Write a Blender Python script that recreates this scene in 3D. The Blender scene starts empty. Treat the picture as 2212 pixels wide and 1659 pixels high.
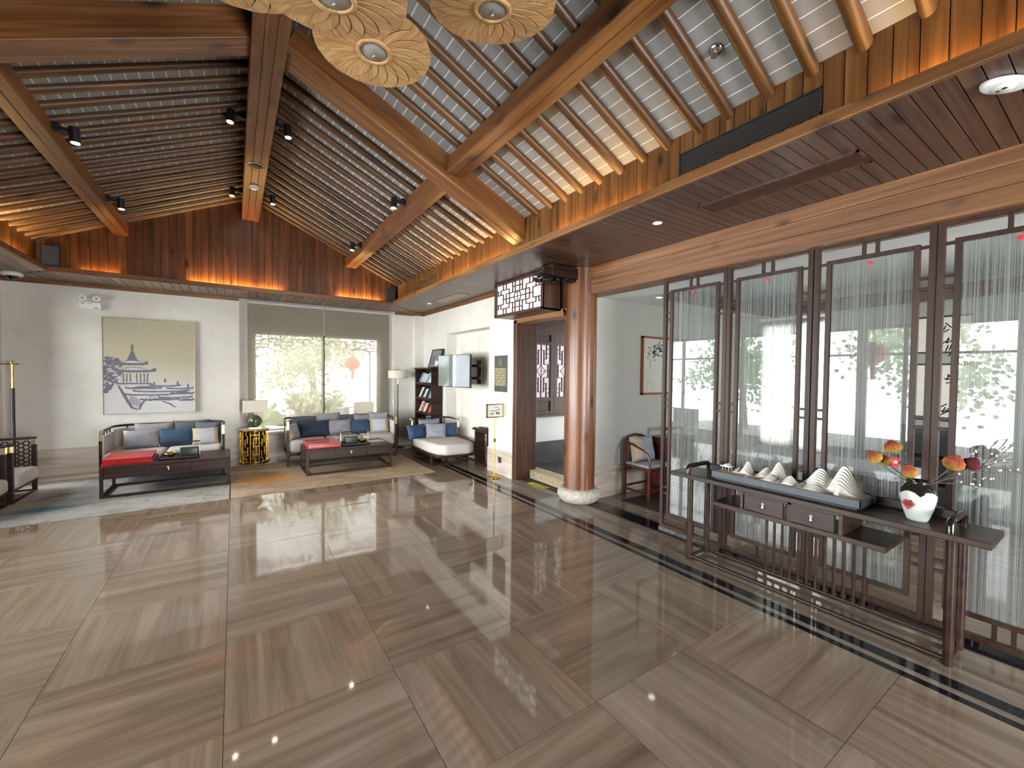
import bpy, bmesh, math, random
from mathutils import Matrix, Vector
random.seed(7)
SC = bpy.context.scene
COL = SC.collection
# ------------------------------------------------------------------ camera
cam_d = bpy.data.cameras.new('camera'); cam = bpy.data.objects.new('camera', cam_d); COL.objects.link(cam)
YAW, PITCH, ROLL, FPX = 0.58664618, -0.02561795, 0.01091687, 904.18
_f = Vector((math.sin(YAW)*math.cos(PITCH), math.cos(YAW)*math.cos(PITCH), math.sin(PITCH)))
_r = Vector((math.cos(YAW), -math.sin(YAW), 0)); _u = _r.cross(_f)
_r2 = _r*math.cos(ROLL)+_u*math.sin(ROLL); _u2 = -_r*math.sin(ROLL)+_u*math.cos(ROLL)
cam.matrix_world = Matrix(((_r2.x, _u2.x, -_f.x, 0), (_r2.y, _u2.y, -_f.y, 0), (_r2.z, _u2.z, -_f.z, 1.55), (0, 0, 0, 1)))
cam_d.sensor_width = 36; cam_d.lens = 36*FPX/2212; cam_d.clip_start = .03; cam_d.clip_end = 200
SC.camera = cam
# ------------------------------------------------------------------ overcast daylight
W = bpy.data.worlds.new('overcast_sky'); SC.world = W; W.use_nodes = True
_bg = W.node_tree.nodes['Background']; _bg.inputs[0].default_value = (.92, .96, 1, 1); _bg.inputs[1].default_value = 22.0
VS = SC.view_settings
VS.view_transform = 'Standard'; VS.look = 'None'; VS.gamma = 1; VS.use_curve_mapping = False; VS.exposure = 0.7
CY = SC.cycles
CY.use_denoising = True; CY.max_bounces = 8; CY.diffuse_bounces = 4; CY.glossy_bounces = 4; CY.transmission_bounces = 4; CY.transparent_max_bounces = 12; CY.use_adaptive_sampling = True; CY.adaptive_threshold = .025; CY.adaptive_min_samples = 12
CY.sample_clamp_indirect = 6; CY.caustics_reflective = False; CY.caustics_refractive = False
def portal(name, loc, rot, sx, sy):        # tells the sampler where daylight enters; gives off nothing itself
    d = bpy.data.lights.new(name, 'AREA'); d.shape = 'RECTANGLE'; d.size = sx; d.size_y = sy; d.cycles.is_portal = True
    o = bpy.data.objects.new(name, d); o.location = loc; o.rotation_euler = rot; COL.objects.link(o)
H = math.pi/2
portal('daylight_back_window', (1.41, 8.86, 1.35), (-H, 0, 0), 2.24, 1.78)
portal('daylight_side_window', (-2.72, 4.65, 1.25), (0, -H, 0), 2.5, 7.3)
portal('daylight_fill_door', (1.75, -3.1, 1.2), (H, 0, 0), 2.3, 2.4)
portal('daylight_tea_fill', (5.2, -1.06, 1.45), (H, 0, 0), 1.0, 1.3)
# ------------------------------------------------------------------ node helpers
def lin(h):
    h = h.lstrip('#'); v = [int(h[i:i+2], 16)/255 for i in (0, 2, 4)]
    return tuple((c/12.92 if c <= .04045 else ((c+.055)/1.055)**2.4) for c in v)+(1,)
def newmat(name):
    m = bpy.data.materials.new(name); m.use_nodes = True; nt = m.node_tree
    return m, nt, nt.nodes['Principled BSDF']
def node(nt, t, **kw):
    n = nt.nodes.new(t)
    for k, v in kw.items():
        if k.startswith('i_'):
            key = k[2:]; n.inputs[int(key) if key.isdigit() else key].default_value = v
        else: setattr(n, k, v)
    return n
def ramp(nt, src, stops):
    r = nt.nodes.new('ShaderNodeValToRGB'); e = r.color_ramp.elements
    while len(e) < len(stops): e.new(.5)
    for el, (p, c) in zip(e, stops): el.position = p; el.color = c
    nt.links.new(src, r.inputs[0]); return r.outputs[0]
def coords(nt, scale, rnd=True):
    tc = node(nt, 'ShaderNodeTexCoord'); v = tc.outputs['Object']
    if rnd:
        oi = node(nt, 'ShaderNodeObjectInfo'); ml = node(nt, 'ShaderNodeMath', operation='MULTIPLY', i_1=37.0)
        nt.links.new(oi.outputs['Random'], ml.inputs[0])
        ad = node(nt, 'ShaderNodeVectorMath', operation='ADD'); nt.links.new(v, ad.inputs[0]); nt.links.new(ml.outputs[0], ad.inputs[1]); v = ad.outputs[0]
    mp = node(nt, 'ShaderNodeMapping'); mp.inputs['Scale'].default_value = scale; nt.links.new(v, mp.inputs[0]); return mp.outputs[0]
def noise(nt, vec, scale, detail=3, dist=0.0, rough=.55):
    n = node(nt, 'ShaderNodeTexNoise', i_Scale=scale, i_Detail=detail, i_Distortion=dist, i_Roughness=rough); nt.links.new(vec, n.inputs['Vector']); return n.outputs[0]
def mixc(nt, fac, a, b, mode='MIX'):
    m = node(nt, 'ShaderNodeMix', data_type='RGBA', blend_type=mode)
    for i, v in ((0, fac), (6, a), (7, b)):
        if isinstance(v, (int, float, tuple)): m.inputs[i].default_value = v
        else: nt.links.new(v, m.inputs[i])
    return m.outputs[2]
def bump(nt, p, h, strength, dist=.004):
    b = node(nt, 'ShaderNodeBump', i_Strength=strength, i_Distance=dist); nt.links.new(h, b.inputs['Height']); nt.links.new(b.outputs[0], p.inputs['Normal'])
MATS = {}
def plain(name, col, rough=.5, metal=0, var=.12, scale=12, bumpy=0, spec=.5, emit=None, es=1, coat=0, sub=0):
    m, nt, p = newmat(name); c = lin(col) if isinstance(col, str) else col
    v = coords(nt, (1, 1, 1)); n = noise(nt, v, scale, 4)
    d = tuple(x*(1-var) for x in c[:3])+(1,); l = tuple(min(1, x*(1+var)) for x in c[:3])+(1,)
    nt.links.new(ramp(nt, n, [(.3, d), (.7, l)]), p.inputs['Base Color'])
    p.inputs['Roughness'].default_value = rough; p.inputs['Metallic'].default_value = metal; p.inputs['Specular IOR Level'].default_value = spec
    p.inputs['Coat Weight'].default_value = coat
    if bumpy: bump(nt, p, noise(nt, v, scale*8, 2), bumpy)
    if emit: p.inputs['Emission Color'].default_value = lin(emit) if isinstance(emit, str) else emit; p.inputs['Emission Strength'].default_value = es
    MATS[name] = m; return m
def wood(name, dark, mid, light, axis=0, rough=.45, grain=9, knots=0, spec=.5, coat=0, along=.5, rnd=True, bstr=.25, tint=.18):
    m, nt, p = newmat(name)
    s = [grain]*3; s[axis] = along; v = coords(nt, tuple(s), rnd)
    n1 = noise(nt, v, 1.0, 5, 1.2); s2 = [grain*6]*3; s2[axis] = along*2.5
    v2 = coords(nt, tuple(s2), rnd); n2 = noise(nt, v2, 1.0, 3, .3)
    c1 = ramp(nt, n1, [(.28, lin(dark)), (.5, lin(mid)), (.74, lin(light))])
    c2 = ramp(nt, n2, [(.34, (.5, .45, .42, 1)), (.6, (1, 1, 1, 1))])
    c = mixc(nt, .75, c1, c2, 'MULTIPLY')
    if tint:
        oi = node(nt, 'ShaderNodeObjectInfo'); ct = ramp(nt, oi.outputs['Random'], [(0, (1-tint,)*3+(1,)), (1, (1+tint*.5, 1+tint*.45, 1+tint*.4, 1))]); c = mixc(nt, 1.0, c, ct, 'MULTIPLY')
    if knots:
        s3 = [knots*2.0]*3; s3[axis] = knots*.9; vk = coords(nt, tuple(s3), rnd)
        vo = node(nt, 'ShaderNodeTexVoronoi', i_Scale=1.0); nt.links.new(vk, vo.inputs['Vector'])
        kf = ramp(nt, vo.outputs['Distance'], [(.07, (1, 1, 1, 1)), (.22, (0, 0, 0, 1))])
        c = mixc(nt, kf, c, tuple(x*.35 for x in lin(dark)[:3])+(1,))
    nt.links.new(c, p.inputs['Base Color']); p.inputs['Roughness'].default_value = rough; p.inputs['Specular IOR Level'].default_value = spec; p.inputs['Coat Weight'].default_value = coat; p.inputs['Coat Roughness'].default_value = .15
    bump(nt, p, n2, bstr, .002); MATS[name] = m; return m
def emitter(name, col, s):
    m, nt, p = newmat(name); p.inputs['Base Color'].default_value = (.8, .8, .8, 1); p.inputs['Emission Color'].default_value = col; p.inputs['Emission Strength'].default_value = s; MATS[name] = m; return m
# ------------------------------------------------------------------ materials
wood('pine_x', '553418', '7b4e29', '96683d', 0, .38, 7, 2.2)
wood('pine_y', '553317', '784b26', '946538', 1, .38, 7, 2.2)
wood('pine_bright_y', '633f24', '875935', '9f724a', 1, .4, 7, 3.2, along=.35)
wood('pine_z', '4a2d13', '6f4820', '8a6030', 2, .36, 10, 3.0)
wood('gable_z', '3f240f', '5f381b', '7a4e2a', 2, .3, 10, 2.6, tint=.25)
wood('log_x', '3a2413', '60401f', '7a5530', 0, .42, 14, 2.5, along=.8)
wood('soffit_x', '36231a', '573b2c', '6e5040', 0, .32, 12, 2.2, tint=.22)
wood('soffit_y', '5f4838', '856b58', 'a08a7a', 1, .4, 12, 2.0, tint=.12)
wood('soffit_light_y', '7d6450', 'a0856d', 'b59c84', 1, .45, 9, 0)
wood('ledge_x', '5a3820', '7d5232', '946a45', 0, .4, 8, 2.4)
wood('ledge_y', '65401f', '875c33', '9f774a', 1, .4, 8, 3.0)
wood('column_z', '3f2413', '6b4024', '85552f', 2, .34, 8, 2.6, coat=.12, along=.35)
wood('screen_wood', '261711', '38241b', '463026', 2, .45, 14, 0, spec=.25, tint=.06, bstr=.1)
wood('console_wood', '241712', '35241c', '423026', 1, .32, 12, 0, tint=.05, bstr=.1, spec=.25)
wood('furniture_wood', '1f110e', '331e18', '422a22', 0, .42, 10, 0, spec=.25, tint=.08, bstr=.1)
wood('redwood', '34120f', '52201a', '662c22', 2, .25, 12, 0, tint=.05, bstr=.1)
wood('carved_dark', '1d100b', '2c1a13', '3a251b', 0, .4, 12, 0, spec=.3)
wood('door_wood', '2c1a12', '4a2d1e', '5e3d2a', 2, .38, 10, 0, tint=.1)
plain('board_wood', '8e8c8a', .7, var=.035, scale=5)
wood('veneer', 'c9965a', 'dcae74', 'e6bd86', 0, .5, 14, 0, tint=.1, bstr=.1)
def plaster():
    m, nt, p = newmat('plaster'); v = coords(nt, (1, 1, 1), False)
    a = ramp(nt, noise(nt, v, .8, 6), [(.3, lin('cfc9be')), (.5, lin('d8d3c9')), (.72, lin('e2ded6'))])
    b = ramp(nt, noise(nt, v, 5, 6, .6), [(.25, (.9, .88, .85, 1)), (.5, (1, 1, 1, 1))]); nt.links.new(mixc(nt, .8, a, b, 'MULTIPLY'), p.inputs['Base Color'])
    p.inputs['Roughness'].default_value = .75; bump(nt, p, noise(nt, v, 30, 4), .15, .003); MATS['plaster'] = m
plaster()
plain('plaster_grey', 'a3a299', .8, var=.04, scale=2)
plain('ceiling_white', 'd6d6d2', .85, var=.03, scale=2)
plain('white_backing', 'f2f0ec', .7, var=.02)
def veined(name, cs, axis, rough, g=9, along=.7, rnd=True, fine=.5):
    m, nt, p = newmat(name); s = [g]*3; s[axis] = along; v = coords(nt, tuple(s), rnd)
    n1 = noise(nt, v, 1, 6, .8, .6); s2 = [g*5]*3; s2[axis] = along*1.6; n2 = noise(nt, coords(nt, tuple(s2), rnd), 1, 4, .5)
    s3 = [g*.3]*3; s3[axis] = along*.4; n3 = noise(nt, coords(nt, tuple(s3), rnd), 1, 2)
    c = ramp(nt, n1, [(.25, lin(cs[0])), (.42, lin(cs[1])), (.55, lin(cs[2])), (.75, lin(cs[3]))])
    c = mixc(nt, fine, c, ramp(nt, n2, [(.34, (.72, .68, .64, 1)), (.56, (1, 1, 1, 1))]), 'MULTIPLY')
    c = mixc(nt, .55, c, ramp(nt, n3, [(.3, (.8, .78, .77, 1)), (.65, (1.06, 1.04, 1, 1))]), 'MULTIPLY')
    oi = node(nt, 'ShaderNodeObjectInfo'); c = mixc(nt, .8, c, ramp(nt, oi.outputs['Random'], [(0, (.86, .83, .8, 1)), (.5, (1, .98, .95, 1)), (1, (1.05, 1.03, 1.02, 1))]), 'MULTIPLY')
    nt.links.new(c, p.inputs['Base Color']); p.inputs['Roughness'].default_value = rough; p.inputs['Specular IOR Level'].default_value = .7; MATS[name] = m
veined('floor_stone', ('64574a', '796b5c', '867768', '938578'), 0, .045, fine=.35)
veined('border_stone', ('574c42', '6d6155', '7f7366', '8f8478'), 1, .05, rnd=False)
veined('base_stone_x', ('9a8d80', 'b5a99c', 'c4bab0', 'd0c8bf'), 0, .25, rnd=False)
veined('base_stone_y', ('9a8d80', 'b5a99c', 'c4bab0', 'd0c8bf'), 1, .25, rnd=False)
plain('dark_granite', '15161a', .08, var=.5, scale=60)
plain('grout', '5a4c40', .7)
plain('rough_stone', 'a8a195', .85, var=.25, scale=25, bumpy=.6)
plain('step_stone', '9a8a70', .85, var=.3, scale=30, bumpy=.7)
plain('slate', '2c302e', .6, var=.4, scale=4, bumpy=.2)
plain('paving', '6f6f6a', .8, var=.15, scale=3)
plain('courtyard_white', 'a3a8aa', .8, var=.05, scale=3)
plain('white_wall', 'e4e6e6', .8, var=.04, scale=3)
plain('roof_tile', '55585a', .8, var=.2)
plain('fabric_light', 'b9b4ae', .95, var=.05, scale=60, bumpy=.25)
plain('fabric_grey', '8d8b8d', .95, var=.08, scale=50, bumpy=.25)
plain('fabric_dark', '55565c', .9, var=.12, scale=40, bumpy=.2)
plain('fabric_blue', '2c4560', .8, var=.22, scale=14, bumpy=.2)
plain('fabric_navy', '232f44', .8, var=.2, scale=14, bumpy=.2)
plain('fabric_silver', '86868e', .6, var=.2, scale=9, bumpy=.15)
plain('fabric_beige', 'a8977c', .85, var=.12, scale=20, bumpy=.2)
plain('fabric_white', 'b3b3ba', .8, var=.08, scale=25, bumpy=.15)
plain('brass', 'c09a55', .22, 1, var=.08)
plain('pale_brass', 'd8c7a0', .3, 1, var=.05)
plain('gold', '9c7424', .3, 1, var=.1)
plain('chrome', 'd8d8d8', .08, 1, var=.02)
plain('black_metal', '131315', .4, var=.1)
plain('black_plastic', '1b1c1f', .5, var=.1)
plain('white_plastic', 'e6e6e2', .4, var=.02)
plain('lamp_fabric', 'd9cfbf', .9, var=.03, scale=60, bumpy=.1)
plain('red_lacquer', 'a8161c', .28, var=.1, coat=.3)
plain('green_leather', '12271c', .4, var=.2, scale=60)
plain('tray_slate', '2a3138', .45, var=.08)
plain('sand', 'b39d84', .95, var=.12, scale=40, bumpy=.5)
plain('porcelain_white', 'cfccc3', .3, var=.03)
plain('paper', 'e3ddd0', .8, var=.04)
plain('ink', '1c1b1d', .8, var=.1)
plain('red_print', 'c01722', .5, var=.06)
plain('plain_dark', '222222')
plain('stem', '4b4a40', .7, var=.2)
plain('stem_brown', '5d5248', .7, var=.2)
plain('dark_red', '5a1216', .8, var=.3)
plain('mat_dark', '2a1712', .6, var=.2, scale=6)
plain('foliage', '8fa97c', .7, var=.45, scale=2)
plain('foliage_pale', 'b4c49f', .7, var=.4, scale=2)
plain('bark', '5b4a3b', .9, var=.3)
plain('lantern_red', 'c01a1a', .6, var=.1)
plain('yellow_print', 'd8c81e', .6, var=.03)
plain('pillar_green', '2c302e', .5, var=.1)
emitter('led_strip', (1, .36, .05, 1), 12)
emitter('lens_warm', (1, .82, .55, 1), 30)
emitter('downlight_lens', (1, .93, .82, 1), 6)
emitter('lightbox_paper', (1, .96, .93, 1), .32)
def glass(name, tint=(1, 1, 1, 1), rough=0.0, ior=1.45):
    m = bpy.data.materials.new(name); m.use_nodes = True; nt = m.node_tree; nt.nodes.clear()
    o = node(nt, 'ShaderNodeOutputMaterial'); t = node(nt, 'ShaderNodeBsdfTransparent'); t.inputs[0].default_value = tint
    g = node(nt, 'ShaderNodeBsdfGlossy'); g.inputs['Roughness'].default_value = rough
    fr = node(nt, 'ShaderNodeFresnel', i_IOR=ior); mx = node(nt, 'ShaderNodeMixShader')
    nt.links.new(fr.outputs[0], mx.inputs[0]); nt.links.new(t.outputs[0], mx.inputs[1]); nt.links.new(g.outputs[0], mx.inputs[2]); nt.links.new(mx.outputs[0], o.inputs[0]); MATS[name] = m
glass('glass')
def thread_glass():
    # laminated glass with pale vertical threads between the sheets
    m = bpy.data.materials.new('thread_glass'); m.use_nodes = True; nt = m.node_tree; nt.nodes.clear()
    o = node(nt, 'ShaderNodeOutputMaterial'); t = node(nt, 'ShaderNodeBsdfTransparent'); t.inputs[0].default_value = (.9, .93, .92, 1)
    v = coords(nt, (1, 230, .25)); n1 = noise(nt, v, 1.0, 3, 0, .7); v2 = coords(nt, (1, 60, .1)); n2 = noise(nt, v2, 1.0, 2)
    ad = node(nt, 'ShaderNodeMath', operation='MULTIPLY_ADD', i_1=.5); nt.links.new(n2, ad.inputs[0]); nt.links.new(n1, ad.inputs[2])
    mr = node(nt, 'ShaderNodeMapRange', i_1=.6, i_2=.95, i_3=.1, i_4=.6); nt.links.new(ad.outputs[0], mr.inputs[0])
    d = node(nt, 'ShaderNodeBsdfDiffuse')
    cr = ramp(nt, n1, [(.35, lin('6a6c6b')), (.65, lin('bcbeba'))]); nt.links.new(cr, d.inputs[0])
    tl = node(nt, 'ShaderNodeBsdfTranslucent'); nt.links.new(cr, tl.inputs[0])
    dm = node(nt, 'ShaderNodeMixShader'); dm.inputs[0].default_value = .35; nt.links.new(d.outputs[0], dm.inputs[1]); nt.links.new(tl.outputs[0], dm.inputs[2])
    a = node(nt, 'ShaderNodeMixShader'); nt.links.new(mr.outputs[0], a.inputs[0]); nt.links.new(t.outputs[0], a.inputs[1]); nt.links.new(dm.outputs[0], a.inputs[2])
    g = node(nt, 'ShaderNodeBsdfGlossy'); g.inputs['Roughness'].default_value = .0
    fr = node(nt, 'ShaderNodeFresnel', i_IOR=1.55); b = node(nt, 'ShaderNodeMixShader'); nt.links.new(fr.outputs[0], b.inputs[0]); nt.links.new(a.outputs[0], b.inputs[1]); nt.links.new(g.outputs[0], b.inputs[2])
    nt.links.new(b.outputs[0], o.inputs[0]); MATS['thread_glass'] = m
thread_glass()
def blind_cloth():
    m = bpy.data.materials.new('blind_cloth'); m.use_nodes = True; nt = m.node_tree; nt.nodes.clear()
    o = node(nt, 'ShaderNodeOutputMaterial'); t = node(nt, 'ShaderNodeBsdfTransparent'); v = coords(nt, (1, 1, 1))
    c = ramp(nt, noise(nt, v, 90, 2), [(.3, lin('998f7f')), (.7, lin('b4aa9a'))])
    d = node(nt, 'ShaderNodeBsdfDiffuse'); tl = node(nt, 'ShaderNodeBsdfTranslucent'); nt.links.new(c, d.inputs[0]); nt.links.new(c, tl.inputs[0])
    a = node(nt, 'ShaderNodeMixShader'); a.inputs[0].default_value = .3; nt.links.new(d.outputs[0], a.inputs[1]); nt.links.new(tl.outputs[0], a.inputs[2])
    b = node(nt, 'ShaderNodeMixShader'); b.inputs[0].default_value = .78; nt.links.new(t.outputs[0], b.inputs[1]); nt.links.new(a.outputs[0], b.inputs[2]); nt.links.new(b.outputs[0], o.inputs[0]); MATS['blind_cloth'] = m
blind_cloth()
def translucent(name, col, tcol, mix):
    m = bpy.data.materials.new(name); m.use_nodes = True; nt = m.node_tree; nt.nodes.clear(); o = node(nt, 'ShaderNodeOutputMaterial'); v = coords(nt, (1, 1, 1))
    d = node(nt, 'ShaderNodeBsdfDiffuse'); tl = node(nt, 'ShaderNodeBsdfTranslucent'); n = noise(nt, v, 7, 3)
    nt.links.new(ramp(nt, n, [(.3, tuple(x*.9 for x in lin(col)[:3])+(1,)), (.7, lin(col))]), d.inputs[0]); nt.links.new(ramp(nt, n, [(.3, tuple(x*.85 for x in lin(tcol)[:3])+(1,)), (.7, lin(tcol))]), tl.inputs[0])
    a = node(nt, 'ShaderNodeMixShader'); a.inputs[0].default_value = mix; nt.links.new(d.outputs[0], a.inputs[1]); nt.links.new(tl.outputs[0], a.inputs[2]); nt.links.new(a.outputs[0], o.inputs[0]); MATS[name] = m
translucent('window_paper', 'd8d6d6', 'bcb6b8', .42); translucent('sheer', 'd5d2c8', '9c9a90', .6)
def rug_mat(name, seed, cols, patch, pc):
    m, nt, p = newmat(name); v = coords(nt, (1, 1.7, 1), False); ad = node(nt, 'ShaderNodeVectorMath', operation='ADD'); ad.inputs[1].default_value = (seed, seed*1.7, 0); nt.links.new(v, ad.inputs[0]); v = ad.outputs[0]
    n1 = noise(nt, v, 1.3, 7, 1.0, .62); n2 = noise(nt, v, 5, 7, 2.0, .7); n3 = noise(nt, v, .9, 3, .5)
    c = ramp(nt, n1, [(.3, lin(cols[0])), (.45, lin(cols[1])), (.58, lin(cols[2])), (.7, lin(cols[3]))])
    c = mixc(nt, ramp(nt, n2, [(.56, (0, 0, 0, 1)), (.62, (.75, .75, .75, 1))]), c, lin(cols[4]))
    if patch:
        tc = node(nt, 'ShaderNodeTexCoord'); vm = node(nt, 'ShaderNodeVectorMath', operation='DISTANCE')
        mp = node(nt, 'ShaderNodeMapping'); mp.inputs['Scale'].default_value = (patch[2], patch[3], 0); mp.inputs['Location'].default_value = (-patch[0]*patch[2], -patch[1]*patch[3], 0)
        nt.links.new(tc.outputs['Object'], mp.inputs[0]); ds = node(nt, 'ShaderNodeVectorMath', operation='LENGTH'); nt.links.new(mp.outputs[0], ds.inputs[0])
        sm = node(nt, 'ShaderNodeMath', operation='ADD'); nt.links.new(ds.outputs['Value'], sm.inputs[0]); nt.links.new(n2, sm.inputs[1])
        c = mixc(nt, ramp(nt, sm.outputs[0], [(.7, (.85,)*3+(1,)), (1.15, (0, 0, 0, 1))]), c, lin(pc))
    nt.links.new(c, p.inputs['Base Color']); p.inputs['Roughness'].default_value = .95; p.inputs['Specular IOR Level'].default_value = .1; bump(nt, p, noise(nt, v, 140, 2), .3, .004); MATS[name] = m
rug_mat('rug_pale', 3.1, ('6c747a', '8d8b87', '9c9994', 'a5a29d', '62666c'), (-1.75, 6.6, 1.3, 3.4), '3a6f88')
rug_mat('rug_warm', 9.7, ('7d6e5c', '99846d', 'a6937e', '979489', '7b6c5b'), (.4, 6.85, 1.0, 1.5), 'b9823c')
def vase_mat():
    m, nt, p = newmat('vase_glaze'); tc = node(nt, 'ShaderNodeTexCoord'); sp = node(nt, 'ShaderNodeSeparateXYZ'); nt.links.new(tc.outputs['Object'], sp.inputs[0])
    at = node(nt, 'ShaderNodeMath', operation='ARCTAN2'); nt.links.new(sp.outputs[1], at.inputs[0]); nt.links.new(sp.outputs[0], at.inputs[1])
    ml = node(nt, 'ShaderNodeMath', operation='MULTIPLY', i_1=2.5); nt.links.new(at.outputs[0], ml.inputs[0]); sn = node(nt, 'ShaderNodeMath', operation='SINE'); nt.links.new(ml.outputs[0], sn.inputs[0]); ab = node(nt, 'ShaderNodeMath', operation='ABSOLUTE'); nt.links.new(sn.outputs[0], ab.inputs[0])
    m2 = node(nt, 'ShaderNodeMath', operation='MULTIPLY_ADD', i_1=.026, i_2=.150); nt.links.new(ab.outputs[0], m2.inputs[0])
    gt = node(nt, 'ShaderNodeMath', operation='GREATER_THAN'); nt.links.new(sp.outputs[2], gt.inputs[0]); nt.links.new(m2.outputs[0], gt.inputs[1])
    nt.links.new(mixc(nt, gt.outputs[0], lin('c6cac4'), lin('1d1813')), p.inputs['Base Color']); p.inputs['Roughness'].default_value = .15; p.inputs['Coat Weight'].default_value = .3; MATS['vase_glaze'] = m
vase_mat()
def painting_mat():
    m, nt, p = newmat('canvas_print'); tc = node(nt, 'ShaderNodeTexCoord'); sp = node(nt, 'ShaderNodeSeparateXYZ'); nt.links.new(tc.outputs['Object'], sp.inputs[0]); v = coords(nt, (1, 1, 1), False)
    ad = node(nt, 'ShaderNodeMath', operation='MULTIPLY_ADD', i_1=.35); nt.links.new(noise(nt, v, 2.5, 5), ad.inputs[0]); nt.links.new(sp.outputs[2], ad.inputs[2])
    c = ramp(nt, ad.outputs[0], [(.45, lin('c2c0be')), (.75, lin('b9b3a2')), (1.0, lin('b0a890'))]); nt.links.new(mixc(nt, .5, c, ramp(nt, noise(nt, v, 20, 5), [(.3, (.88, .86, .82, 1)), (.6, (1, 1, 1, 1))]), 'MULTIPLY'), p.inputs['Base Color']); p.inputs['Roughness'].default_value = .9; MATS['canvas_print'] = m
painting_mat()
plain('ink_purple', '69656f', .9, var=.15, scale=20)
plain('ink_pale', 'b9b5bb', .9, var=.05, scale=20)
plain('painting_ground', 'b8b9ad', .9, var=.05, scale=4)
def protea_mat():
    m, nt, p = newmat('protea'); tc = node(nt, 'ShaderNodeTexCoord'); sp = node(nt, 'ShaderNodeSeparateXYZ'); nt.links.new(tc.outputs['Object'], sp.inputs[0])
    ad = node(nt, 'ShaderNodeMath', operation='MULTIPLY_ADD', i_1=.05); nt.links.new(noise(nt, coords(nt, (1, 1, 1)), 60, 2), ad.inputs[0]); nt.links.new(sp.outputs[2], ad.inputs[2])
    nt.links.new(ramp(nt, ad.outputs[0], [(.025, lin('a8942c')), (.045, lin('b98a30')), (.062, lin('ad6a2e')), (.08, lin('a04a38'))]), p.inputs['Base Color']); p.inputs['Roughness'].default_value = .7; MATS['protea'] = m
protea_mat()
plain('book_white', 'd6d4d0', .5, var=.35, scale=18)
plain('book_orange', 'c9572c', .5, var=.3, scale=10)
plain('book_black', '2b2a2c', .5, var=.5, scale=20)
plain('book_blue', '7fa3bd', .5, var=.3, scale=14)
plain('plaque_dark', '3a3a36', .35, var=.1)
plain('tv_black', '0a0b0d', .06, var=.0, spec=1.0)
plain('tv_glare', '9aa4aa', .04, .8, var=.0)
plain('glass_moss', '4f5a3c', .05, var=.7, scale=14, spec=.8)
plain('gold_plate', 'a08d5e', .4, .6, var=.1); plain('book_grey', '77787c', .4, var=.2); plain('frame_red', '7a3418', .35, var=.1)
plain('pewter', '8a8580', .35, 1, var=.1); plain('console_gloss', '1e1413', .18, var=.2)

plain('grille_slat', '3a332e', .5, var=.1); plain('plaque_mid', '6f6750', .4, .3, var=.1)
plain('protea_core', '6b4a18', .9, var=.3, scale=60)
plain('contour_brown', '6d5f50', .8, var=.1)
plain('drum_core', '3b2a10', .35, .6, var=.3)
plain('slit_shade', '2c1a0d', .9, var=.1)
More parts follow.
